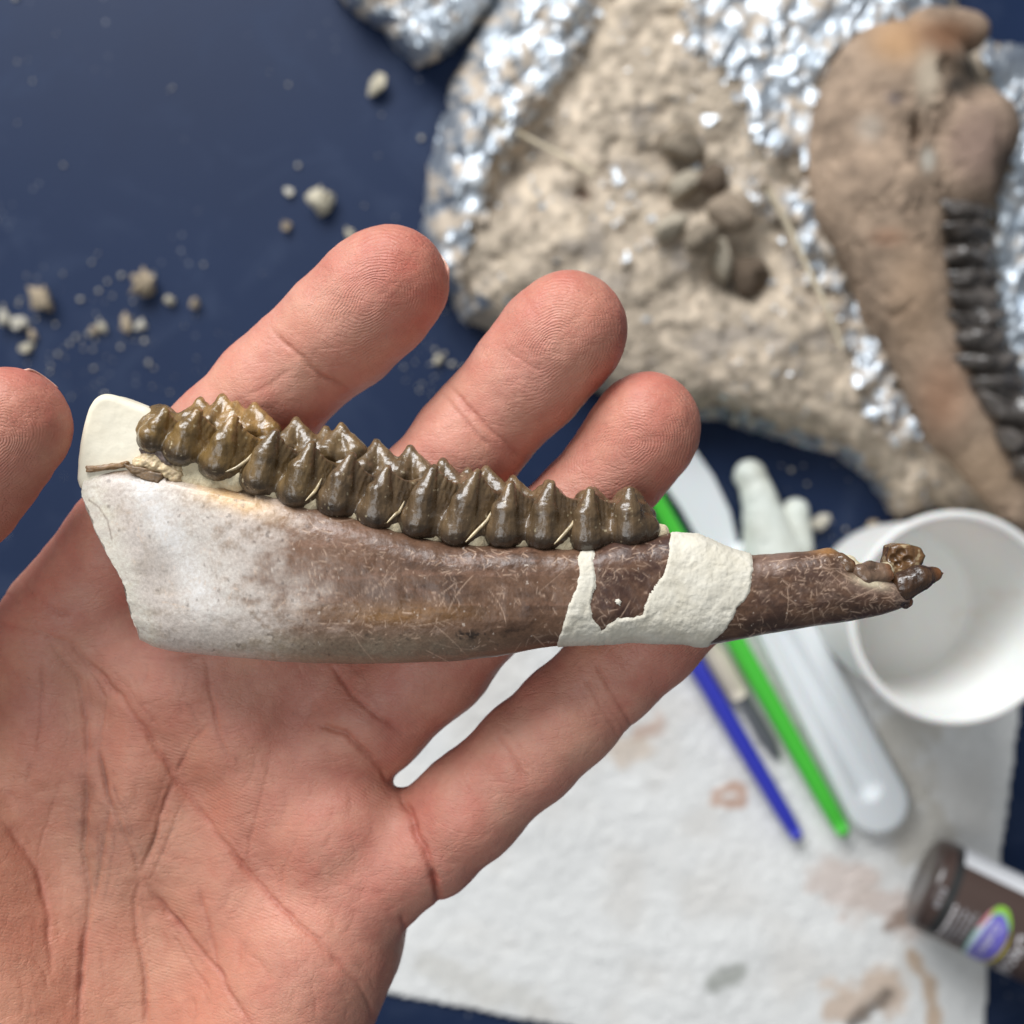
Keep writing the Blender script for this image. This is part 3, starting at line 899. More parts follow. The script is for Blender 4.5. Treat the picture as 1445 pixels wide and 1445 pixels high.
text_on_bottle('brand_lettering', 'DecoArt', 7.4, 31.4, -0.5, INK, 0.14, lab)
text_on_bottle('logo_lettering', "Crafter's", 4.2, 22.6, 0.0, INK, 0.26, logo)
for r in range(5):                       # blurred lines of small print
    U0 = 9.6 + r * 1.75; t = 0.5 + 0.8 * (r % 2) - 0.5 * (r == 4)
    while t < 15.5 - 0.6 * r:
        w = random.uniform(0.9, 2.4)
        label_patch('small_print', U0, U0 + random.uniform(0.75, 1.05), t, t + w, GREY if r else INK, 0.13, lab, 2, 4)
        t += w + random.uniform(0.35, 0.7)
for t in (-3.0, -1.2, 1.4, 3.0):
    label_patch('small_print', 3.9, 5.4, t, t + 1.3, GREY, 0.13, lab, 2, 3)

# ------------------------------------------------------------------ crumbs on the table
PEB = []
for cc in [(214, 204, 180), (190, 172, 146), (224, 217, 200)]:
    m = NT('crumb'); m.set(color=m.mix(m.noise(700, 4), tuple(lin(*cc)), tuple(lin(*[int(x * 0.8) for x in cc]))), rough=0.9, normal=m.bump(m.noise(1500, 3), 0.6, 0.0006)); PEB.append(m.m)
pebbles = [(530, 122, 11, 17, 0, 'upright cream pebble nearest the small foil parcel'), (452, 284, 15, 16, 0, 'rounded cream pebble above the index fingertip'),
           (204, 403, 17, 18, 1, 'largest lumpy cream pebble on the bare blue table'), (61, 421, 18, 14, 1, 'brownish triangular pebble left of the largest lumpy one'),
           (7, 450, 10, 14, 2, 'oval pale pebble at the left picture edge'), (28, 456, 10, 10, 2, 'small pale pebble touching the oval one at the left edge'),
           (178, 457, 8, 14, 1, 'narrow pebble below the largest lumpy pebble'), (198, 460, 8, 7, 2, 'tiny pale pebble right of the narrow one'),
           (239, 424, 8, 9, 0, 'small pebble right of the largest lumpy pebble'), (275, 429, 7, 7, 1, 'tiny pebble farthest right in the row of crumbs'),
           (132, 466, 6, 6, 1, 'left of two tiny crumbs between triangle and narrow pebble'), (146, 462, 6, 8, 0, 'right of two tiny crumbs between triangle and narrow pebble'),
           (406, 271, 6, 8, 2, 'tiny pale crumb left of the rounded pebble above the index finger'), (406, 318, 7, 8, 1, 'small grey crumb below and left of the rounded pebble'),
           (495, 332, 8, 8, 0, 'small crumb touching the outline of the index fingertip'), (46, 474, 6, 7, 1, 'tiny crumb under the small pale pebble at left'),
           (37, 491, 8, 9, 0, 'lowest pale crumb of the cluster at the left edge'), (1156, 738, 15, 12, 2, 'cream pebble touching the plaster lump beside the cup'),
           (1228, 745, 9, 8, 1, 'small brownish crumb on the dark table above the cup rim'), (618, 508, 7, 8, 0, 'pale crumb on the table between index and middle finger')]
for i, (x, y, a, b, mi, labl) in enumerate(pebbles):
    v_, f_ = ball(P(x, y, min(a, b) * 0.2), (a * 0.30, b * 0.30, min(a, b) * 0.25), 400 + i, 1.1, 9, random.uniform(-0.6, 0.6), 1.0)
    v_[:, 2] += 0.03 - v_[:, 2].min()
    tag(mesh_obj('pebble', v_, f_, PEB[mi], smooth=False), labl, 'pebble', 'pebbles and crumbs on the table')
AV, AF, off = [], [], 0
for i in range(190):
    if i < 90: x, y = RNG.normal(140, 90), RNG.normal(490, 60)
    elif i < 130: x, y = RNG.normal(600, 40), RNG.normal(520, 40)
    elif i < 150: x, y = RNG.uniform(1060, 1230), RNG.uniform(640, 760)
    else: x, y = RNG.uniform(-40, 600), RNG.uniform(-40, 780)
    r = abs(RNG.normal(0, 0.36)) + 0.18
    v_, f_ = ball(P(x, y, r * 0.5), (r, r * RNG.uniform(0.6, 1), r * 0.7), 700 + i, 0.4, 5, RNG.uniform(0, 3))
    AV.append(v_); AF += [tuple(k + off for k in q) for q in f_]; off += len(v_)
tag(mesh_obj('dust_crumbs', np.concatenate(AV), AF, PEB[2]), 'fine pale dust and tiny crumbs scattered over the table', 'dust', kind='stuff')

# ------------------------------------------------------------------ hand
f = Field((-108, -128, 209), (38, 44, 274), 0.52)


def C(p, q, k):
    f.cone(P(*p[:3]), P(*q[:3]), p[3], q[3], k)


# palm: metacarpals, wrist, fleshy mounts
for p, q in [((112, 880, 236, 10.5), (0, 1500, 228, 14)), ((250, 965, 236, 11), (120, 1550, 228, 14)), ((392, 1095, 236, 11), (220, 1600, 228, 14)), ((492, 1235, 236, 10.6), (330, 1600, 229, 13)),
             ((-40, 1750, 228, 17), (220, 1750, 228, 16)), ((80, 1780, 228, 20), (60, 2000, 226, 21)), ((-130, 1130, 241, 13), (30, 1500, 239, 17)), ((440, 1335, 238, 12.5), (320, 1580, 237, 15.5)),
             ((100, 1000, 230, 12), (420, 1300, 230, 12)), ((60, 1250, 230, 13), (350, 1450, 230, 13))]:
    C(p, q, 7)
f.ell(P(476, 1165, 242), (10.5, 9.5, 7.5), 4)
f.ell(P(345, 1030, 242), (9.5, 8.5, 6.5), 4)
f.ell(P(535, 1240, 241), (7, 8, 7), 3)
f.ell(P(205, 925, 241), (9, 8, 6.5), 4)
f.cone(P(300, 950, 238), P(478, 952, 238), 10, 8.0, 4)
# fingers, each a chain from the knuckle to the tip
chains = {
    'thumb': [(40, 1450, 236, 16), (-150, 1080, 243, 13), (-215, 900, 252, 10.5), (-150, 765, 258, 9.6), (-70, 690, 260, 9.2), (-34, 648, 261, 8.8), (8, 606, 261, 7.9), (19, 598, 260.5, 7.2)],
    'index': [(95, 890, 237, 10.5), (185, 768, 241, 9.6), (250, 690, 242.5, 9.0), (318, 622, 243.5, 8.7), (385, 553, 244.5, 8.5), (428, 512, 245.5, 8.15), (480, 468, 247, 8.7), (530, 420, 249, 8.75), (553, 399, 250, 8.25)],
    'middle': [(250, 965, 237, 10.5), (380, 870, 240, 9.6), (500, 790, 242, 9.2), (600, 708, 243.5, 8.9), (660, 628, 244.5, 8.2), (694, 588, 245, 7.9), (744, 533, 247, 8.45), (786, 484, 249, 8.6), (804, 465, 250, 8.4)],
    'ring': [(392, 1095, 236, 10.5), (520, 1010, 239.5, 9.3), (610, 930, 241, 8.9), (700, 830, 243, 8.5), (780, 758, 244, 7.8), (828, 709, 244.5, 7.4), (873, 658, 246, 7.5), (905, 614, 248, 7.75), (914, 599, 248.5, 7.65)],
    'pinky': [(500, 1240, 237, 9.5), (600, 1192, 241, 8.3), (660, 1140, 243, 8.1), (745, 1062, 245, 7.75), (800, 1010, 246, 7.6), (860, 952, 247, 7.35), (915, 900, 247.5, 7.4), (962, 860, 248, 7.0)],
}
FG = np.full(f.n, 25, np.float32)
for name, ch in chains.items():
    lo = np.min([P(*p[:3]) - p[3] - 6 for p in ch], 0); hi = np.max([P(*p[:3]) + p[3] + 6 for p in ch], 0)
    sl, _ = f.box(lo, hi)
    g = Field.__new__(Field); g.vox = f.vox; g.lo = f.lo + f.vox * np.array([s.start for s in sl]); g.n = np.array([s.stop - s.start for s in sl]); g.a = np.full(g.n, 25, np.float32)
    for p, q in zip(ch[:-1], ch[1:]):
        g.cone(P(*p[:3]), P(*q[:3]), p[3], q[3], 2.0)
    FG[sl] = smin(FG[sl], g.a, 0.9)
f.a = smin(f.a, FG, 2.6)
hv, hf = f.mesh()
del f, FG
hv, hf = subdivide(hv, hf)
hn = vert_normals(hv, hf)
for _ in range(2):            # relax the voxel steps
    acc = np.zeros_like(hv); cnt_ = np.zeros(len(hv))
    for k in range(4):
        for c_ in range(3): acc[:, c_] += np.bincount(hf[:, k], hv[hf[:, (k + 1) % 4], c_], len(hv))
        cnt_ += np.bincount(hf[:, k], minlength=len(hv))
    hv = 0.5 * hv + 0.5 * acc / cnt_[:, None]
print('hand quads', len(hf))
d_ = CAM_Z - hv[:, 2]; hx = hv[:, 0] / (S * d_) + 722.5; hy = 722.5 - hv[:, 1] / (S * d_)
hn = vert_normals(hv, hf)
up = np.clip(hn[:, 2] * 1.4 + 0.15, 0, 1)

# creases: (polyline in photo pixels, depth mm, half width px, grime)
cre = [([(5, 880), (62, 893), (103, 911), (134, 947), (175, 994), (206, 1035), (247, 1097), (289, 1154), (335, 1215), (392, 1277), (454, 1334), (495, 1375), (520, 1411), (531, 1450)], 0.55, 6, 0.22),
       ([(289, 922), (296, 968), (309, 1040), (325, 1075)], 0.35, 5, 0.25), ([(247, 1097), (268, 1050), (296, 1020)], 0.3, 4.5, 0.3),
       ([(247, 1097), (227, 1148), (216, 1190), (198, 1231)], 0.55, 5.5, 0.75), ([(121, 1081), (121, 1143), (117, 1205), (126, 1267), (116, 1344), (111, 1450)], 0.65, 7, 0.8),
       ([(139, 1061), (147, 1107), (155, 1133), (175, 1174), (191, 1215), (198, 1241)], 0.45, 5, 1.0), ([(155, 1133), (147, 1179), (139, 1231), (129, 1288)], 0.4, 5, 0.9),
       ([(198, 1241), (188, 1272), (193, 1318), (204, 1380), (206, 1450)], 0.6, 6, 0.45), ([(198, 1241), (227, 1277), (268, 1324), (304, 1365), (330, 1411), (356, 1450)], 0.6, 6, 0.5),
       ([(281, 1257), (289, 1293), (304, 1344), (309, 1386)], 0.35, 5, 0.25), ([(0, 1153), (31, 1195), (57, 1241), (67, 1293), (72, 1370)], 0.45, 7, 0.15),
       ([(196, 927), (240, 930), (289, 922)], 0.2, 4, 0.2), ([(62, 893), (110, 960), (122, 1020), (121, 1081)], 0.35, 6, 0.3), ([(103, 911), (150, 985), (139, 1061)], 0.22, 4, 0.3),
       ([(466, 937), (495, 978), (536, 1014), (567, 1035)], 0.45, 6, 0.2), ([(443, 1022), (485, 1035), (521, 1066), (552, 1107)], 0.7, 7, 0.25), ([(562, 1108), (582, 1164), (603, 1215), (619, 1262), (630, 1300)], 1.0, 8, 0.2),
       ([(567, 1290), (574, 1320), (584, 1352)], 0.7, 7, 0.15), ([(838, 930), (862, 975), (898, 1032)], 0.42, 6, 0.2), ([(822, 950), (850, 1000), (872, 1040)], 0.25, 5, 0.1), ([(700, 1035), (722, 1070), (748, 1108)], 0.3, 6, 0.1),
       ([(712, 1025), (736, 1062), (760, 1098)], 0.22, 5, 0.1), ([(380, 462), (418, 500), (456, 532), (498, 556)], 0.45, 5.5, 0.35), ([(345, 560), (378, 545), (412, 520)], 0.12, 5, 0.1),
       ([(632, 540), (672, 589), (708, 622), (748, 650)], 0.40, 5.5, 0.3), ([(625, 556), (664, 604), (694, 634)], 0.25, 5, 0.15), ([(715, 495), (745, 515), (765, 525)], 0.12, 4, 0.1), ([(345, 1240), (352, 1190), (370, 1120), (385, 1060)], 0.18, 4, 0.1),
       ([(20, 812), (60, 850), (100, 872)], 0.3, 6, 0.15), ([(0, 835), (30, 850)], 0.3, 5, 0.15), ([(420, 1180), (400, 1230), (395, 1270)], 0.15, 4, 0.1), ([(60, 930), (58, 1000), (52, 1060)], 0.2, 4, 0.15), ([(90, 1090), (60, 1180), (40, 1260)], 0.15, 4, 0.1)]
rg = np.random.default_rng(3)
for _ in range(130):                       # fine secondary wrinkles of the palm
    x, y = rg.uniform(-20, 520), rg.uniform(900, 1440); a = rg.normal(1.0, 0.5); L = rg.uniform(20, 70)
    pts = [(x + L * t * math.cos(a + 0.5 * t), y + L * t * math.sin(a + 0.5 * t)) for t in np.linspace(0, 1, 4)]
    cre.append((pts, rg.uniform(0.04, 0.12), 3.0, rg.uniform(0.0, 0.25)))
for pts, dp, w, gm in list(cre[:22]):      # fainter lines running beside the main creases
    for _ in range(2):
        o_ = rg.normal(0, 11, 2); k0 = rg.integers(0, max(1, len(pts) - 3)); sub_ = pts[k0:k0 + rg.integers(3, 6)]
        if len(sub_) > 1: cre.append(([(x + o_[0] + rg.normal(0, 2), y + o_[1] + rg.normal(0, 2)) for x, y in sub_], dp * 0.3, 3.4, gm * 0.6))
depth = np.zeros(len(hv)); grime = np.zeros(len(hv)); redl = np.zeros(len(hv))
wob = 3.0 * fbm2(hx / 25, hy / 25, 3, 171)
for pts, dp, w, gm in cre:
    pa = np.array(pts); m_ = (hx > pa[:, 0].min() - 50) & (hx < pa[:, 0].max() + 50) & (hy > pa[:, 1].min() - 50) & (hy < pa[:, 1].max() + 50)
    if not m_.any(): continue
    dd, tt = seg_dist(hx[m_] + wob[m_], hy[m_] - wob[m_], pts)
    fade = sstep(-0.02, 0.15, tt) * sstep(1.02, 0.85, tt) * 0.75 + 0.25
    var = np.clip(0.75 + 0.6 * fbm2(hx[m_] / 48, hy[m_] / 48, 2, 191), 0.2, 1.1); fade = fade * var
    s_ = fade * (np.exp(-(dd / (w * 0.6)) ** 2) * 0.75 + 0.45 * np.exp(-(dd / (w * 2.6)) ** 2))
    depth[m_] = np.maximum(depth[m_], dp * s_)
    grime[m_] = np.maximum(grime[m_], gm * fade * (0.8 * np.exp(-(dd / (w * 0.40)) ** 2) + 0.32 * np.exp(-(dd / (w * 1.5)) ** 2)))
    redl[m_] = np.maximum(redl[m_], min(1, dp * 1.3) * fade * np.exp(-(dd / (w * 0.9)) ** 2))
smud = np.exp(-(((hx - 180) / 80) ** 2 + ((hy - 1190) / 90) ** 2)) * (0.5 + 0.5 * fbm2(hx / 18, hy / 18, 4, 173))
smud += 0.35 * np.exp(-(((hx - 60) / 110) ** 2 + ((hy - 1080) / 170) ** 2)) * (0.8 + 0.5 * fbm2(hx / 25, hy / 25, 4, 186))
smud += 1.0 * np.exp(-(((hx - 125) / 32) ** 2 + ((hy - 1180) / 95) ** 2)) * (0.7 + 0.6 * fbm2(hx / 12, hy / 12, 4, 174))
hv = hv - hn * (depth * up)[:, None] + hn * (0.22 * fbm(hv / 6.5, 3, 175) + 0.06 * fbm(hv / 1.6, 3, 176))[:, None]

ridge = np.zeros(len(hv)); rmask = np.zeros(len(hv)); blush = np.zeros(len(hv))
for name, ch in chains.items():
    tip, prev = np.array(ch[-1][:2], float), np.array(ch[-4][:2], float)
    dr = (tip - prev) / np.linalg.norm(tip - prev); nr = np.array([-dr[1], dr[0]])
    core = tip - dr * 32
    u = ((hx - core[0]) * dr[0] + (hy - core[1]) * dr[1]) * 0.1; v = ((hx - core[0]) * nr[0] + (hy - core[1]) * nr[1]) * 0.1
    m_ = (u > -11) & (u < 14) & (np.abs(v) < 10.5)
    ph = np.where(u > 0, np.sqrt(u ** 2 + (v * 1.15) ** 2), np.sqrt((u * 0.55) ** 2 + (v * 1.25) ** 2)) + 0.8 * fbm2(hx / 40, hy / 40, 3, 177)
    ridge[m_] = ph[m_]; rmask[m_] = (sstep(-11, -6, u) * sstep(10.5, 7.5, np.abs(v)) * up)[m_]
    bl = sstep(-6, 9, u) * (np.abs(v) < 11) * (u < 16); blush = np.maximum(blush, bl * m_)
pm = (hx < 600) & (hy > 880) & (rmask < 0.01)
ph = (hx * 0.45 - hy * 0.89) * 0.1 + 0.004 * ((hx - 420) / 10) ** 2 + 1.2 * fbm2(hx / 120, hy / 120, 2, 178)
ridge[pm] = ph[pm]; rmask[pm] = (0.55 * up * sstep(-0.35, 0.3, fbm2(hx / 110, hy / 110, 2, 179)) * sstep(880, 930, hy))[pm]
rmask *= np.clip(1 - redl, 0, 1) * np.clip(0.45 + 0.8 * fbm2(hx / 35, hy / 35, 3, 199), 0.03, 0.8)

pale = lin(218, 162, 142); pink = lin(208, 132, 115); ochre = lin(200, 140, 108); redd = lin(182, 84, 68)
base = np.tile(pale, (len(hv), 1))
mixk = lambda b, c_, k: b * (1 - k[:, None]) + c_ * k[:, None]
base = mixk(base, pink, np.clip(0.45 + 0.75 * fbm2(hx / 60, hy / 60, 4, 181, 0.6), 0, 1))
base = mixk(base, ochre, 0.6 * sstep(560, 200, hx) * sstep(900, 1150, hy))
base = mixk(base, pink, 0.5 * np.exp(-(((hx - 470) / 130) ** 2 + ((hy - 1130) / 120) ** 2)))
base = mixk(base, redd, 0.40 * blush)
base = base * (1 + 0.10 * fbm2(hx / 14, hy / 14, 4, 183, 0.65))[:, None]
base = mixk(base, redd, np.clip(redl * 0.65, 0, 0.65))
base = mixk(base, lin(120, 84, 70), np.clip(0.72 * smud, 0, 0.72))
base = mixk(base, lin(52, 34, 28), np.clip(grime * 0.66, 0, 0.8))
hand = mesh_obj('hand', hv, hf, SKIN, attrs={'tint': np.clip(base * np.array([0.90, 0.89, 0.88]), 0.005, 0.9), 'grime': np.clip(smud + 0.25 * blush + grime, 0, 1), 'ridge': ridge, 'ridge_mask': rmask})
tag(hand, 'bare left hand, palm up, holding the fossil jaw across its fingers', 'hand')

# nails on the backs of the fingers
for name, ch in chains.items():
    tip, prev = P(*ch[-1][:3]), P(*ch[-4][:3]); r = ch[-1][3]
    dr = (tip - prev) / np.linalg.norm(tip - prev)
    back = np.array([0, 0, -1.0])
    if name == 'thumb': back = np.array([-0.50, 0.62, -0.60])
    if name == 'index': back = np.array([0.42, -0.15, -0.9])
    back = back - dr * (back @ dr); back /= np.linalg.norm(back); sd_ = np.cross(dr, back)
    U, T = np.meshgrid(np.linspace(-6.5, r * {'thumb': 0.97, 'index': 0.92}.get(name, 0.72), 14), np.linspace(-0.8, 0.8, 16), indexing='ij')
    rr = np.where(U < 0, r + 0.12, np.maximum(np.sqrt(np.maximum(r * r - U * U, 0)) + 0.2, 0.5 * r))
    top = tip + U[..., None] * dr + rr[..., None] * (np.cos(T)[..., None] * back + np.sin(T)[..., None] * sd_) - 0.0
    low = top - 0.45 * (np.cos(T)[..., None] * back + np.sin(T)[..., None] * sd_)
    nA = 14 * 16
    Vn = np.concatenate([top.reshape(-1, 3), low.reshape(-1, 3)])
    fa = grid_faces(14, 16); rim = [i for i in range(16)] + [k * 16 + 15 for k in range(1, 14)] + [13 * 16 + i for i in range(14, -1, -1)] + [k * 16 for k in range(12, 0, -1)]
    Fn = [tuple(x) for x in fa] + [tuple(x[::-1] + nA) for x in fa] + [(rim[i], rim[(i + 1) % len(rim)], rim[(i + 1) % len(rim)] + nA, rim[i] + nA) for i in range(len(rim))]
    mesh_obj('fingernail', Vn, Fn, NAIL, hand)

# ------------------------------------------------------------------ fossil jaw
JO = np.array([*P(600, 830, 252)[:2], 252.0])
jaw = empty('fossil_jaw', JO)
tag(jaw, 'brown fossil lower jaw with a row of ridged cheek teeth and white plaster repairs', 'fossil jaw')
topc = np.array([(122, 662), (160, 656), (200, 655), (235, 664), (270, 672), (310, 688), (360, 702), (413, 716), (467, 731), (530, 748), (585, 762), (640, 772), (709, 775), (764, 778), (831, 780), (870, 768), (905, 762), (945, 752), (985, 755), (1040, 778), (1062, 784),
                 (1100, 781), (1150, 776), (1172, 772), (1190, 783), (1215, 797), (1240, 808), (1262, 820), (1284, 838)], float)
botc = np.array([(197, 902), (215, 912), (240, 918), (300, 925), (400, 934), (480, 937), (560, 936), (640, 933), (700, 927), (760, 915), (800, 910), (850, 908), (900, 905), (960, 908), (992, 912), (1030, 905), (1080, 895), (1140, 885), (1200, 877), (1250, 866), (1270, 860), (1284, 850)], float)
NU, NVF, NVB = 860, 170, 36
s = np.linspace(0, 1, NU)
xt = 122 + (1284 - 122) * s; xb = 197 + (1284 - 197) * s
ker = np.exp(-np.linspace(-2, 2, 21) ** 2); ker /= ker.sum()
smooth1 = lambda a: np.convolve(np.pad(a, 10, mode='edge'), ker, 'valid')
yt = smooth1(np.interp(xt, topc[:, 0], topc[:, 1])); yb = smooth1(np.interp(xb, botc[:, 0], botc[:, 1]))
yt = yt - (8 + 6 * sstep(620, 480, xt)) * sstep(200, 260, xt) * sstep(925, 880, xt) + 2.0 * fbm2(xt / 30, xt * 0, 4, 201); yb = yb + 1.0 * fbm2(xb / 40, xb * 0, 3, 202)
hz = np.interp(xt, [122, 200, 350, 600, 850, 950, 1050, 1200, 1262, 1284], [4.0, 5.2, 6.3, 6.6, 6.0, 5.4, 4.9, 4.6, 3.6, 1.8])
zc = np.interp(xt, [122, 500, 1284], [257.5, 258.5, 259.5])
th = np.concatenate([np.linspace(0, math.pi, NVF, endpoint=False), np.linspace(math.pi, 2 * math.pi, NVB, endpoint=False)])
ne = 2.7
cth = np.sign(np.cos(th)) * np.abs(np.cos(th)) ** (2 / ne); sth = np.sign(np.sin(th)) * np.abs(np.sin(th)) ** (2 / ne)
ledge = np.array([(122, 662), (115, 700), (134, 745), (150, 780), (172, 815), (181, 850), (197, 902)], float)
tl = (1 - cth) / 2
lx = np.interp(662 + tl * 240, ledge[:, 1], ledge[:, 0]) - (122 + 75 * tl)
BX = (xt[:, None] + xb[:, None]) / 2 + (xt - xb)[:, None] / 2 * cth[None] + (lx + 5 * fbm2(tl * 14, tl * 0 + (th > math.pi) * 9.0, 4, 203))[None] * np.exp(-s / 0.03)[:, None]
BY = (yt + yb)[:, None] / 2 + (yt - yb)[:, None] / 2 * cth[None]
BZ = zc[:, None] + hz[:, None] * sth[None]
q = np.stack([BX / 10, BY / 10, BZ], -1)
BZ = BZ + 0.35 * fbm(q / 9, 3, 204) + 0.10 * fbm(q / 1.6, 4, 205)
# hollows: broken tip, sunken front of the ramus, groove under the teeth
BZ -= 1.0 * np.exp(-((BX - 250) / 60) ** 2 - ((BY - 800) / 55) ** 2) * (sth[None] > 0)
BZ -= 1.3 * sstep(16, 0, np.abs(BY - 688 + (BX - 330) * -0.22)) * ((BX > 235) & (BX < 360)) * (sth[None] > 0)
BZ -= 1.1 * np.exp(-((BX - 1205) / 26) ** 2 - ((BY - 800) / 16) ** 2) * (sth[None] > 0)

# colour of the bone, worked out in photo pixels
X_, Y_ = BX, BY
def mixg(b, c_, k): return b * (1 - k[..., None]) + np.asarray(c_) * k[..., None]
nA = fbm2(X_ / 90, Y_ / 60, 4, 211); nB = fbm2(X_ / 22, Y_ / 16, 4, 212); nC = fbm2(X_ / 60, Y_ / 9, 4, 213); nD = fbm2(X_ / 5, Y_ / 5, 3, 214)
bc = np.broadcast_to(lin(188, 176, 166), (*X_.shape, 3)).copy()
bc = mixg(bc, lin(196, 186, 176), np.clip(sstep(-0.1, 0.5, nA + 0.4 * nB) * 0.75, 0, 1))
bc = mixg(bc, lin(158, 142, 126), np.clip(sstep(0.0, 0.5, nB + 0.4 * nD) * 0.6, 0, 1))
dd, _t = seg_dist(X_, Y_, [(205, 690), (232, 740), (262, 800), (288, 850)])
bc = mixg(bc, lin(214, 208, 202), np.clip(np.exp(-(dd / 24) ** 2) * (0.75 + 0.6 * nB), 0, 0.9))
bc = mixg(bc, lin(150, 138, 128), np.clip(np.exp(-(((X_ - 225) / 30) ** 2 + ((Y_ - 800) / 26) ** 2)) * 0.6, 0, 1))
bc = mixg(bc, lin(214, 206, 188), np.clip(sstep(40, 5, X_ - 130 - (Y_ - 700) * 0.33) * (0.5 + 0.5 * nB), 0, 0.8))
brown_k = sstep(-0.6, 0.75, (X_ - 405) / 120 + 0.3 * (1 - (Y_ - 700) / 120) * (Y_ < 860) + 0.5 * nA + 0.45 * nB + 0.22 * nC + 0.2 * nD)
bc = mixg(bc, lin(124, 94, 74), brown_k)
bc = mixg(bc, lin(74, 52, 40), np.clip(sstep(400, 640, X_) * (0.45 + 0.8 * nA + 0.55 * nB + 0.5 * nC), 0, 0.95))
bc = mixg(bc, lin(140, 106, 86), np.clip(sstep(-0.05, 0.45, nC + 0.3 * nD) * 0.6 * sstep(380, 460, X_) * (Y_ < 855), 0, 1))
bc = mixg(bc, lin(72, 52, 44), sstep(1040, 1075, X_) * np.clip(0.6 + 0.6 * nB + 0.5 * nC, 0, 1))
bc = mixg(bc, lin(150, 124, 110), sstep(1040, 1075, X_) * np.clip(sstep(0.0, 0.5, nA + 0.5 * nB) * 0.65, 0, 1) * (Y_ < 850))
bc = mixg(bc, lin(70, 48, 42), np.clip(sstep(825, 850, X_) * sstep(960, 940, X_) * (0.6 + 0.6 * nB), 0, 0.9))
bc = mixg(bc, lin(208, 168, 118), np.clip(np.exp(-(((X_ - 330) / 62) ** 2 + ((Y_ - 705 - (X_ - 330) * 0.28) / 17) ** 2)) * (0.9 + 0.4 * nB), 0, 0.9))
bc = mixg(bc, lin(146, 104, 54), np.clip(np.exp(-(((X_ - 555) / 100) ** 2 + ((Y_ - 866) / 15) ** 2)) * (0.8 + 0.7 * nC), 0, 0.85))
bc = mixg(bc, lin(160, 146, 126), np.clip(sstep(880, 915, Y_) * sstep(760, 560, X_) * (0.6 + 0.4 * nB), 0, 0.8) * sstep(250, 420, X_))
bc = mixg(bc, lin(46, 36, 30), np.clip(sstep(0.12, 0.4, nB + 0.4 * nD) * np.exp(-(((X_ - 640) / 110) ** 2 + ((Y_ - 897 + (X_ - 640) * 0.03) / 8) ** 2)), 0, 0.9))
bc = mixg(bc, lin(120, 96, 70), np.clip(np.exp(-((Y_ - 662 - (X_ - 130) * 0.10) / 6) ** 2) * ((X_ > 118) & (X_ < 240)) * 0.9, 0, 1))
bc = mixg(bc, lin(170, 124, 74), np.clip(np.exp(-(((X_ - 1168) / 22) ** 2 + ((Y_ - 776) / 7) ** 2)), 0, 0.85))
bc = mixg(bc, lin(212, 200, 172), np.clip(np.exp(-(((X_ - 1229) / 22) ** 2 + ((Y_ - 822 - (X_ - 1229) * 0.25) / 7) ** 2)) * 1.2, 0, 0.95))
bc = bc * (1 - 0.24 * brown_k[..., None] * np.array([0.9, 1.0, 1.08]))
# scratches: short curved pale strokes cut by the preparation needle
scr = np.zeros_like(X_)
rg = np.random.default_rng(11)
front = th < math.pi
xi = X_[:, NVF // 2]
for k in range(2800):
    x = rg.uniform(130, 1275)
    if x < 420 and rg.random() < 0.6: continue
    i0 = int(np.clip(np.searchsorted(xi, x), 0, NU - 1))
    y = rg.uniform(yt[i0] + 4, yb[i0] - 3)
    a = rg.uniform(0, math.pi); L = rg.uniform(4, 17) if rg.random() < 0.95 else rg.uniform(30, 90)
    cv = rg.normal(0, 0.55); n_ = 5
    pts = [(x, y)]; aa = a
    for j in range(n_):
        pts.append((pts[-1][0] + L / n_ * math.cos(aa), pts[-1][1] + L / n_ * math.sin(aa) * 0.8)); aa += cv / n_
    w = rg.uniform(0.5, 0.95); am = rg.uniform(0.10, 0.72) ** 1.3
    if fbm2(np.array([x / 45]), np.array([y / 30]), 2, 222)[0] < -0.08 and rg.random() < 0.8: continue
    p_ = np.array(pts); ia, ib = np.searchsorted(xi, [p_[:, 0].min() - 14, p_[:, 0].max() + 14])
    if ib - ia < 2: continue
    sl = (slice(ia, ib), slice(0, NVF))
    dd, tt = seg_dist(X_[sl], Y_[sl], pts)
    scr[sl] = np.maximum(scr[sl], am * np.exp(-(dd / w) ** 2) * sstep(0, 0.2, tt + 0.05) * sstep(1.05, 0.8, tt))
bc = mixg(bc, lin(206, 176, 152), scr * 0.85)
bc = mixg(bc, lin(214, 200, 186), sstep(0.66, 0.74, fbm2(X_ / 6, Y_ / 6, 2, 220)) * 0.5)
bc = mixg(bc, lin(62, 48, 40), sstep(0.55, 0.66, fbm2(X_ / 7, Y_ / 7, 2, 221)) * 0.45)
for pts in ([(125, 705), (140, 716), (152, 735), (158, 762)], [(842, 776), (846, 800), (838, 830)]):
    dd, tt = seg_dist(X_, Y_, pts); bc = mixg(bc, lin(110, 92, 80), 0.7 * np.exp(-(dd / 1.1) ** 2))
BZ = BZ - 0.05 * scr * (sth[None] > 0)
NVT = NVF + NVB
BV = P(BX, BY, BZ).reshape(-1, 3)
BF = grid_faces(NU, NVT, True)
cL, cR = P(165, 785, 257.0), P(1284, 844, 259.5)
nb = len(BV)
caps = [(nb, (j + 1) % NVT, j, j) for j in range(NVT)]
BVf = np.concatenate([BV, [cL, cR]])
Fall = [tuple(x) for x in BF[:, ::-1]] + [((j + 1) % NVT, j, nb)[::-1] for j in range(NVT)] + [((NU - 1) * NVT + j, (NU - 1) * NVT + (j + 1) % NVT, nb + 1)[::-1] for j in range(NVT)]
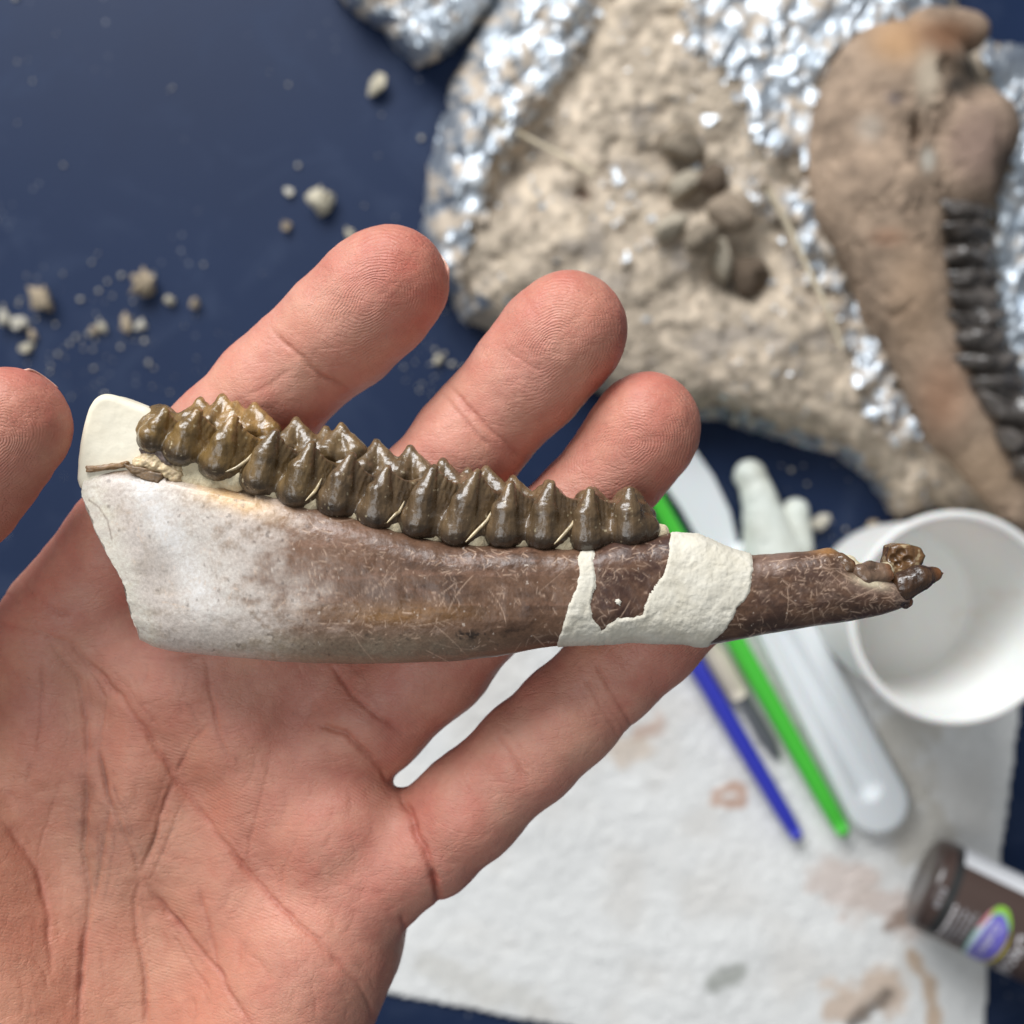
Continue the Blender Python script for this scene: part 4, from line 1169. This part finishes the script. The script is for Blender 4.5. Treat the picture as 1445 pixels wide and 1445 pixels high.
tint = np.concatenate([bc.reshape(-1, 3), [lin(190, 170, 140), lin(120, 92, 70)]])
bone = mesh_obj('bone', BVf, Fall, BONE, jaw, attrs={'tint': np.clip(tint, 0.005, 0.9)})

# plaster fills standing a little proud of the bone
patch_poly = [(824, 770), (840, 774), (837, 791), (841, 816), (840, 831), (834, 852), (837, 871), (849, 889), (858, 880), (870, 874), (891, 871), (907, 868), (912, 850), (916, 837), (925, 825), (934, 813), (940, 800), (943, 785), (947, 740), (985, 735), (1034, 760), (1057, 770),
              (1063, 802), (1058, 836), (1050, 850), (1040, 859), (1036, 872), (1024, 889), (1006, 905), (996, 930), (900, 930), (782, 930), (785, 905), (793, 883), (803, 852), (812, 831), (818, 810), (815, 788)]
psd = poly_sdf(BX, BY, patch_poly) + 2.6 * fbm2(X_ / 9, Y_ / 9, 4, 231)
N_ = vert_normals(BV, BF[:, ::-1])
lift = 0.26 * sstep(1.0, -4, psd) + 0.10 * fbm2(X_ / 7, Y_ / 7, 3, 232) + 0.14 * fbm2(X_ / 26, Y_ / 26, 3, 233) - 0.05
PV = BV + N_ * lift.reshape(-1, 1)
keep = (psd.reshape(-1)[BF] < 1.0).all(1)
v_, f_, a_ = sub_mesh(PV, BF[:, ::-1], keep, {})
o = mesh_obj('plaster_fill', v_, f_, PLASTER, jaw); o['label'] = 'white plaster repair round the middle of the jaw'
for cx, cy, r in [(873, 850, 6), (768, 838, 4), (838, 787, 3)]:
    dsd = np.hypot((BX - cx) * 1.2, BY - cy) - r + 4 * fbm2(X_ / 7, Y_ / 7, 3, 235)
    keep = (dsd.reshape(-1)[BF] < 0).all(1)
    if keep.sum() < 4: continue
    v_, f_, a_ = sub_mesh(BV + N_ * (0.22 * sstep(0, -4, dsd) + 0.02).reshape(-1, 1), BF[:, ::-1], keep, {})
    mesh_obj('plaster_fleck', v_, f_, PLASTER, jaw)

# smooth cream block behind the last molar
w = [(116, 700), (119, 640), (127, 600), (136, 570), (152, 557), (172, 559), (197, 569), (226, 580), (245, 610), (238, 670), (180, 690)]
wz = 254.0
for _ in range(2):
    w = [tuple(np.array(w[i]) * (1 - t) + np.array(w[(i + 1) % len(w)]) * t) for i in range(len(w)) for t in (0.25, 0.75)]
wp = P(np.array(w)[:, 0], np.array(w)[:, 1], wz + 3)[:, :2]
f = Field((*(wp.min(0) - 1.5), wz - 1.5), (*(wp.max(0) + 1.5), wz + 8.0), 0.22)
gX, gY = np.meshgrid(f.lo[0] + f.vox * np.arange(f.n[0]), f.lo[1] + f.vox * np.arange(f.n[1]), indexing='ij'); Z = f.lo[2] + f.vox * np.arange(f.n[2])
rn = 1.2; d2 = poly_sdf(gX, gY, wp)[:, :, None] + rn; dz = (np.abs(Z - wz - 3) - 3 + rn)[None, None, :]
f.a = (np.minimum(np.maximum(d2, dz), 0) + np.hypot(np.maximum(d2, 0), np.maximum(dz, 0)) - rn).astype(np.float32)
v_, f_ = f.mesh(); v_ = v_ + vert_normals(v_, f_) * (0.12 * fbm(v_ / 3, 3, 241))[:, None]
o = mesh_obj('plaster_block', v_, f_, PLASTER_SMOOTH, jaw); o['label'] = 'smooth cream plaster block behind the last molar'

# cheek teeth
front_c = [((214, 632), (234, 577)), ((252, 648), (281, 578)), ((304, 672), (331, 587)), ((361, 692), (390, 607)), ((413, 711), (441, 624)), ((468, 725), (497, 640)), ((528, 742), (547, 658)),
           ((585, 757), (613, 657)), ((639, 769), (674, 663)), ((709, 769), (721, 680)), ((764, 772), (778, 679)), ((829, 775), (833, 688)), ((889, 764), (889, 688))]
groups = [([0, 1, 2], [(283, 558), (314, 554), (333, 563), (359, 565)]), ([3, 4], [(418, 586), (460, 599), (481, 594)]), ([5, 6], [(531, 617), (579, 626)]),
          ([7, 8], [(625, 644), (660, 658), (686, 654)]), ([9, 10], [(724, 668), (773, 675)]), ([11, 12], [(838, 684), (888, 684)])]
ridges = []
for gi, (fr, bk) in enumerate(groups):
    pts = [front_c[i] for i in fr]
    xs = [p[0][0] for p in pts] + [p[1][0] for p in pts] + [b[0] for b in bk]; ys = [p[0][1] for p in pts] + [b[1] for b in bk]
    lo = P(min(xs) - 48, max(ys) + 25, 258); hi = P(max(xs) + 50, min(ys) - 25, 258)
    f = Field((lo[0], lo[1], 249), (hi[0], hi[1], 269.5), 0.17)
    for n_, i in enumerate(fr):
        B, T = np.array(front_c[i][0], float), np.array(front_c[i][1], float)
        ax = T - B; L = np.hypot(*ax)
        at = lambda k, dx=0, dy=0: B + ax * k + np.array([dx, dy])
        rb = {0: 1.9, 12: 2.6}.get(i, 2.45)
        f.cone(P(*at(0.22), 261.4), P(*at(0.55, -3), 262.1), rb, rb * 0.74, 0.12)
        f.cone(P(*at(0.55, -3), 262.1), P(*at(0.93, 0), 261.8), rb * 0.74, 0.66, 0.12)
        f.cone(P(*at(0.22, -5), 260.9), P(*at(0.24, 17, 1), 260.4), rb, rb * 0.92, 0.4)          # swollen foot
        # flat curtain of enamel running from the tip to the neighbouring column
        last = n_ == len(fr) - 1
        if i + 1 < len(front_c):
            Bn, Tn = np.array(front_c[i + 1][0], float), np.array(front_c[i + 1][1], float)
        else:
            Bn, Tn = B + (34, -4), T + (30, 4)
        for w_ in np.linspace(0.0, 0.66 if last else 0.8, 8):
            sag = 22 * math.sin(math.pi * min(w_, 0.8)) ** 0.7
            top_ = T * (1 - w_) + Tn * w_ + np.array([0, 4 + sag]); bot_ = B * (1 - w_) + Bn * w_ - np.array([0, 18])
            zz = 261.7 - 4.0 * w_ ** 1.5
            f.cone(P(*top_, zz - 0.3), P(*bot_, zz), 0.6, 1.85, 0.12)
        f.cone(P(*at(0.9), 261.2), P(*(T + (-12, 30)), 259.8), 0.55, 0.9, 0.3)
        f.cone(P(*at(0.35), 257.5), P(*at(0.72, -2), 257.0), 3.1, 2.2, 0.8)
    f.cone(P(*(np.array(pts[0][0]) + (8, -28)), 258.0), P(*(np.array(pts[-1][0]) + (2, -30)), 258.0), 2.7, 2.7, 1.0)
    for b in bk:
        b = np.array(b, float)
        f.cone(P(*(b + (0, 7)), 255.6), P(*(b + (-3, 30)), 255.8), 0.55, 1.55, 0.3)
        f.cone(P(*(b + (-3, 30)), 255.8), P(*(b + (-6, 60)), 256), 1.55, 2.4, 0.3)
        f.cone(P(*(b + (1, 10)), 256.0), P(*(b + (20, 44)), 257.0), 0.6, 1.8, 0.5)
        f.cone(P(*(b + (-2, 12)), 256.2), P(*(b + (-17, 44)), 257.5), 0.6, 1.8, 0.5)
    v_, f_ = f.mesh()
    nn = vert_normals(v_, f_)
    ax = np.array(front_c[fr[-1]][1], float) - np.array(front_c[fr[-1]][0], float); ax /= np.hypot(*ax); ax3 = np.array([ax[0], -ax[1]])
    al = v_[:, 0] * ax3[0] + v_[:, 1] * ax3[1]; ac = v_[:, 0] * ax3[1] - v_[:, 1] * ax3[0]
    st_ = fbm(np.stack([ac / 0.45, al / 5, v_[:, 2] / 2.5], -1), 3, 250 + gi)
    v_ = v_ + nn * (0.05 * st_ + 0.16 * fbm(v_ / 1.3, 4, 260 + gi, 0.6))[:, None]
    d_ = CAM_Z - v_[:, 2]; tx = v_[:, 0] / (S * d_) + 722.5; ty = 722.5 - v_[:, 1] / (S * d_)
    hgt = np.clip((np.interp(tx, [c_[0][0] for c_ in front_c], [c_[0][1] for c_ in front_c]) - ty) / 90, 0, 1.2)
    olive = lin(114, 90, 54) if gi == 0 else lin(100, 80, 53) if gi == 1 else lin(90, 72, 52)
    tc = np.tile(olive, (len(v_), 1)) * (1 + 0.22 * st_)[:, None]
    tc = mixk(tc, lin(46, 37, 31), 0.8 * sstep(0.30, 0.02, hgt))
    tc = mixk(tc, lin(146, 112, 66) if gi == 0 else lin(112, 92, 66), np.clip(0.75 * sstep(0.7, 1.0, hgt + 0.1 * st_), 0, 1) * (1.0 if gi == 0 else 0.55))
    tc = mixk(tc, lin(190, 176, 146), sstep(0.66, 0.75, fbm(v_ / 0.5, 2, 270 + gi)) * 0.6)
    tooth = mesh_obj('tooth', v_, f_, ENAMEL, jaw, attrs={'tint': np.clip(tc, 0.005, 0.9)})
    # raised pale-edged ridge at the front of each tooth
    if gi < 5:
        Bn = np.array(front_c[fr[-1] + 1][0], float); B = np.array(front_c[fr[-1]][0], float)
        pp = [B + (18, -4), B + (30, -16), Bn + (-22, -34), Bn + (-14, -50)]
        if gi == 0: pp = [B + (14, -6), B + (30, -12), B + (44, -22), B + (54, -34)]
        pa = np.array([P(*p_, z_) for p_, z_ in zip(pp, (263.6, 263.2, 262.4, 261.6))]); tq = np.linspace(0, 1, 14)
        pa = np.stack([np.interp(tq, np.linspace(0, 1, 4), pa[:, k]) for k in range(3)], -1)
        v2, f2 = tube(pa, 0.26 * np.sin(0.25 + tq * 2.6), 8)
        mesh_obj('ridge', v2, f2, ENAMEL, tooth, attrs={'tint': np.tile(lin(176, 158, 126), (len(v2), 1))})

# cream sediment round the tooth necks
f = Field((*P(180, 810, 258)[:2], 252), (*P(960, 620, 258)[:2], 268), 0.25)
for i in range(12):
    B, Bn = np.array(front_c[i][0], float), np.array(front_c[i + 1][0], float)
    mid = (B + Bn) / 2
    new_tooth = i in (2, 4, 6, 8, 10)
    f.cone(P(*(mid + (0, -8)), 260.2), P(*(mid + (6, -28 if new_tooth else -14)), 259.8), 2.0 if new_tooth else 1.4, 0.8, 0.5)
    f.cone(P(*(B + (0, -14)), 260.4), P(*(mid + (0, -11)), 260.4), 1.6, 1.6, 0.5)
for i in range(12):
    f.cone(P(*(np.array(front_c[i][0]) + (0, -16)), 256.8), P(*(np.array(front_c[i + 1][0]) + (0, -16)), 256.8), 3.0, 3.0, 0.6)
f.cone(P(222, 652, 258.5), P(300, 680, 258.8), 2.6, 2.6, 0.6)
f.cone(P(880, 758, 259.5), P(925, 757, 259.0), 2.4, 2.0, 0.6)
v_, f_ = f.mesh(); v_ = v_ + vert_normals(v_, f_) * (0.3 * fbm(v_ / 1.1, 3, 281))[:, None]
mesh_obj('sediment', v_, f_, SEDIMENT, jaw)
# flaky broken bone below the last molar
for poly, z_, h_, cc_ in [([(127, 659), (150, 656), (186, 652), (190, 659), (160, 663), (129, 667)], 258.6, 2.0, lin(128, 98, 66)),
                          ([(180, 655), (205, 660), (238, 668), (230, 684), (206, 677), (190, 667)], 259.6, 2.0, lin(116, 92, 66))]:
    f = slab(poly, z_, h_, 0.3, 0.14)
    v_, f_ = f.mesh(); v_ = v_ + vert_normals(v_, f_) * (0.3 * fbm(v_ * np.array([0.5, 2.2, 1.5]), 3, 373, 0.6))[:, None]
    mesh_obj('bone_splinter', v_, f_, BONE, jaw, attrs={'tint': np.clip(np.tile(cc_, (len(v_), 1)) * (1 + 0.6 * fbm(v_ * np.array([0.6, 3, 1]), 3, 374))[:, None], 0.01, 0.9)})
for prims, cc_ in [([((196, 652, 260.8, .8), (215, 654, 261, .9)), ((215, 654, 261, .9), (250, 668, 260.6, 1.2)), ((222, 646, 261, .9), (206, 644, 260.6, .7))], lin(196, 172, 136)),
                   ([((206, 636, 260.4, .8), (228, 640, 261.2, .8)), ((228, 640, 261.2, .8), (240, 650, 261.2, .8))], lin(112, 98, 92))]:
    pts = np.array([P(*p[:3]) for pr in prims for p in pr])
    f = Field(pts.min(0) - 1.8, pts.max(0) + 1.8, 0.14)
    for p, q in prims: f.cone(P(*p[:3]), P(*q[:3]), p[3], q[3], 0.3)
    v_, f_ = f.mesh(); v_ = v_ + vert_normals(v_, f_) * (0.35 * fbm(v_ / 0.7, 3, 371, 0.6))[:, None]
    mesh_obj('bone_splinter', v_, f_, BONE, jaw, attrs={'tint': np.clip(np.tile(cc_, (len(v_), 1)) * (1 + 0.5 * fbm(v_ / 0.8, 3, 372))[:, None], 0.01, 0.9)})

# front teeth at the tip
def front_tooth(name, prims, seed, colr, k=0.4, label=None, vox=0.13):
    pts = np.array([P(*p[:3]) for pr in prims for p in pr]); rm = max(p[3] for pr in prims for p in pr)
    f = Field(pts.min(0) - rm - 0.6, pts.max(0) + rm + 0.6, vox)
    for p, q in prims:
        f.cone(P(*p[:3]), P(*q[:3]), p[3], q[3], k)
    v_, f_ = f.mesh()
    v_ = v_ + vert_normals(v_, f_) * (0.12 * fbm(v_ / 0.8, 3, seed))[:, None]
    tc = np.tile(colr, (len(v_), 1)) * (1 + 0.35 * fbm(v_ / 1.1, 3, seed + 1))[:, None]
    t_ = (v_[:, 0] - v_[:, 0].min()) / np.ptp(v_[:, 0]); tc = mixk(tc, lin(140, 84, 40), 0.6 * sstep(0.72, 1.0, t_))
    o = mesh_obj(name, v_, f_, ENAMEL, jaw, attrs={'tint': np.clip(tc, 0.005, 0.9)})
    if label: o['label'] = label
    return o


front_tooth('incisor', [((1254, 833, 260, 1.6), (1274, 827, 261, 2.0)), ((1274, 827, 261, 2.0), (1298, 815, 261.6, 1.75)), ((1298, 815, 261.6, 1.75), (1317, 810.5, 261.3, 1.05)), ((1317, 810.5, 261.3, 1.05), (1331, 808.5, 261, 0.1))], 301, lin(70, 48, 32), label='pointed front tooth at the tip of the jaw', k=0.25)
f = slab([(1245, 770), (1255, 766), (1272, 767), (1288, 772), (1295, 783), (1291, 793), (1284, 802), (1262, 812), (1238, 812), (1240, 792)], 254.6, 3.6, 0.7, 0.14)
for cx, cy, rr in [(1262, 788, .7), (1272, 780, .6), (1282, 790, .7), (1268, 796, .5)]:
    f.ell(P(cx, cy, 258.3), (rr, rr * 0.8, 0.7), 0.3, sub=True)
v_, f_ = f.mesh(); v_ = v_ + vert_normals(v_, f_) * (0.10 * fbm(v_ / 1.2, 3, 311))[:, None]
tc = np.tile(lin(106, 76, 48), (len(v_), 1)) * (1 + 0.5 * fbm(v_ / 1.0, 3, 312))[:, None]
tc = mixk(tc, lin(190, 170, 136), sstep(0.35, 0.55, fbm(v_ / 0.8, 2, 313)) * 0.6)
o = mesh_obj('incisor', v_, f_, ENAMEL, jaw, attrs={'tint': np.clip(tc, 0.01, 0.9)}); o['label'] = 'blunt broken front tooth standing up behind the pointed one'
front_tooth('tooth_stub', [((1212, 806, 262.6, 0.9), (1222, 816, 262.8, 0.9)), ((1222, 816, 262.8, 0.9), (1250, 812, 262, 1.0)), ((1212, 806, 262.6, 0.9), (1226, 799, 261.5, 0.7)), ((1226, 799, 261.5, 0.7), (1250, 803, 261, 0.8))], 321, lin(96, 76, 62))
front_tooth('tooth_stub', [((1186, 789, 261.8, 0.9), (1196, 799, 262.2, 1.1)), ((1190, 798, 261.8, 0.7), (1184, 806, 262, 0.5))], 331, lin(92, 68, 48))
front_tooth('tooth_stub', [((1277, 851, 260, 0.8), (1281, 849, 260, 0.7)), ((1262, 846, 261.5, 0.8), (1268, 848, 261.5, 0.8))], 341, lin(58, 42, 34))
f = Field((*P(1180, 850, 258)[:2], 255), (*P(1270, 780, 258)[:2], 265), 0.2)
f.cone(P(1195, 800, 259.5), P(1214, 818, 260.5), 1.6, 1.5, 0.5); f.cone(P(1214, 818, 260.5), P(1248, 830, 260.2), 1.6, 1.4, 0.5); f.cone(P(1226, 808, 260.5), P(1246, 808, 260), 1.4, 1.4, 0.5)
v_, f_ = f.mesh(); v_ = v_ + vert_normals(v_, f_) * (0.25 * fbm(v_ / 0.9, 3, 351))[:, None]
mesh_obj('sediment', v_, f_, SEDIMENT, jaw)
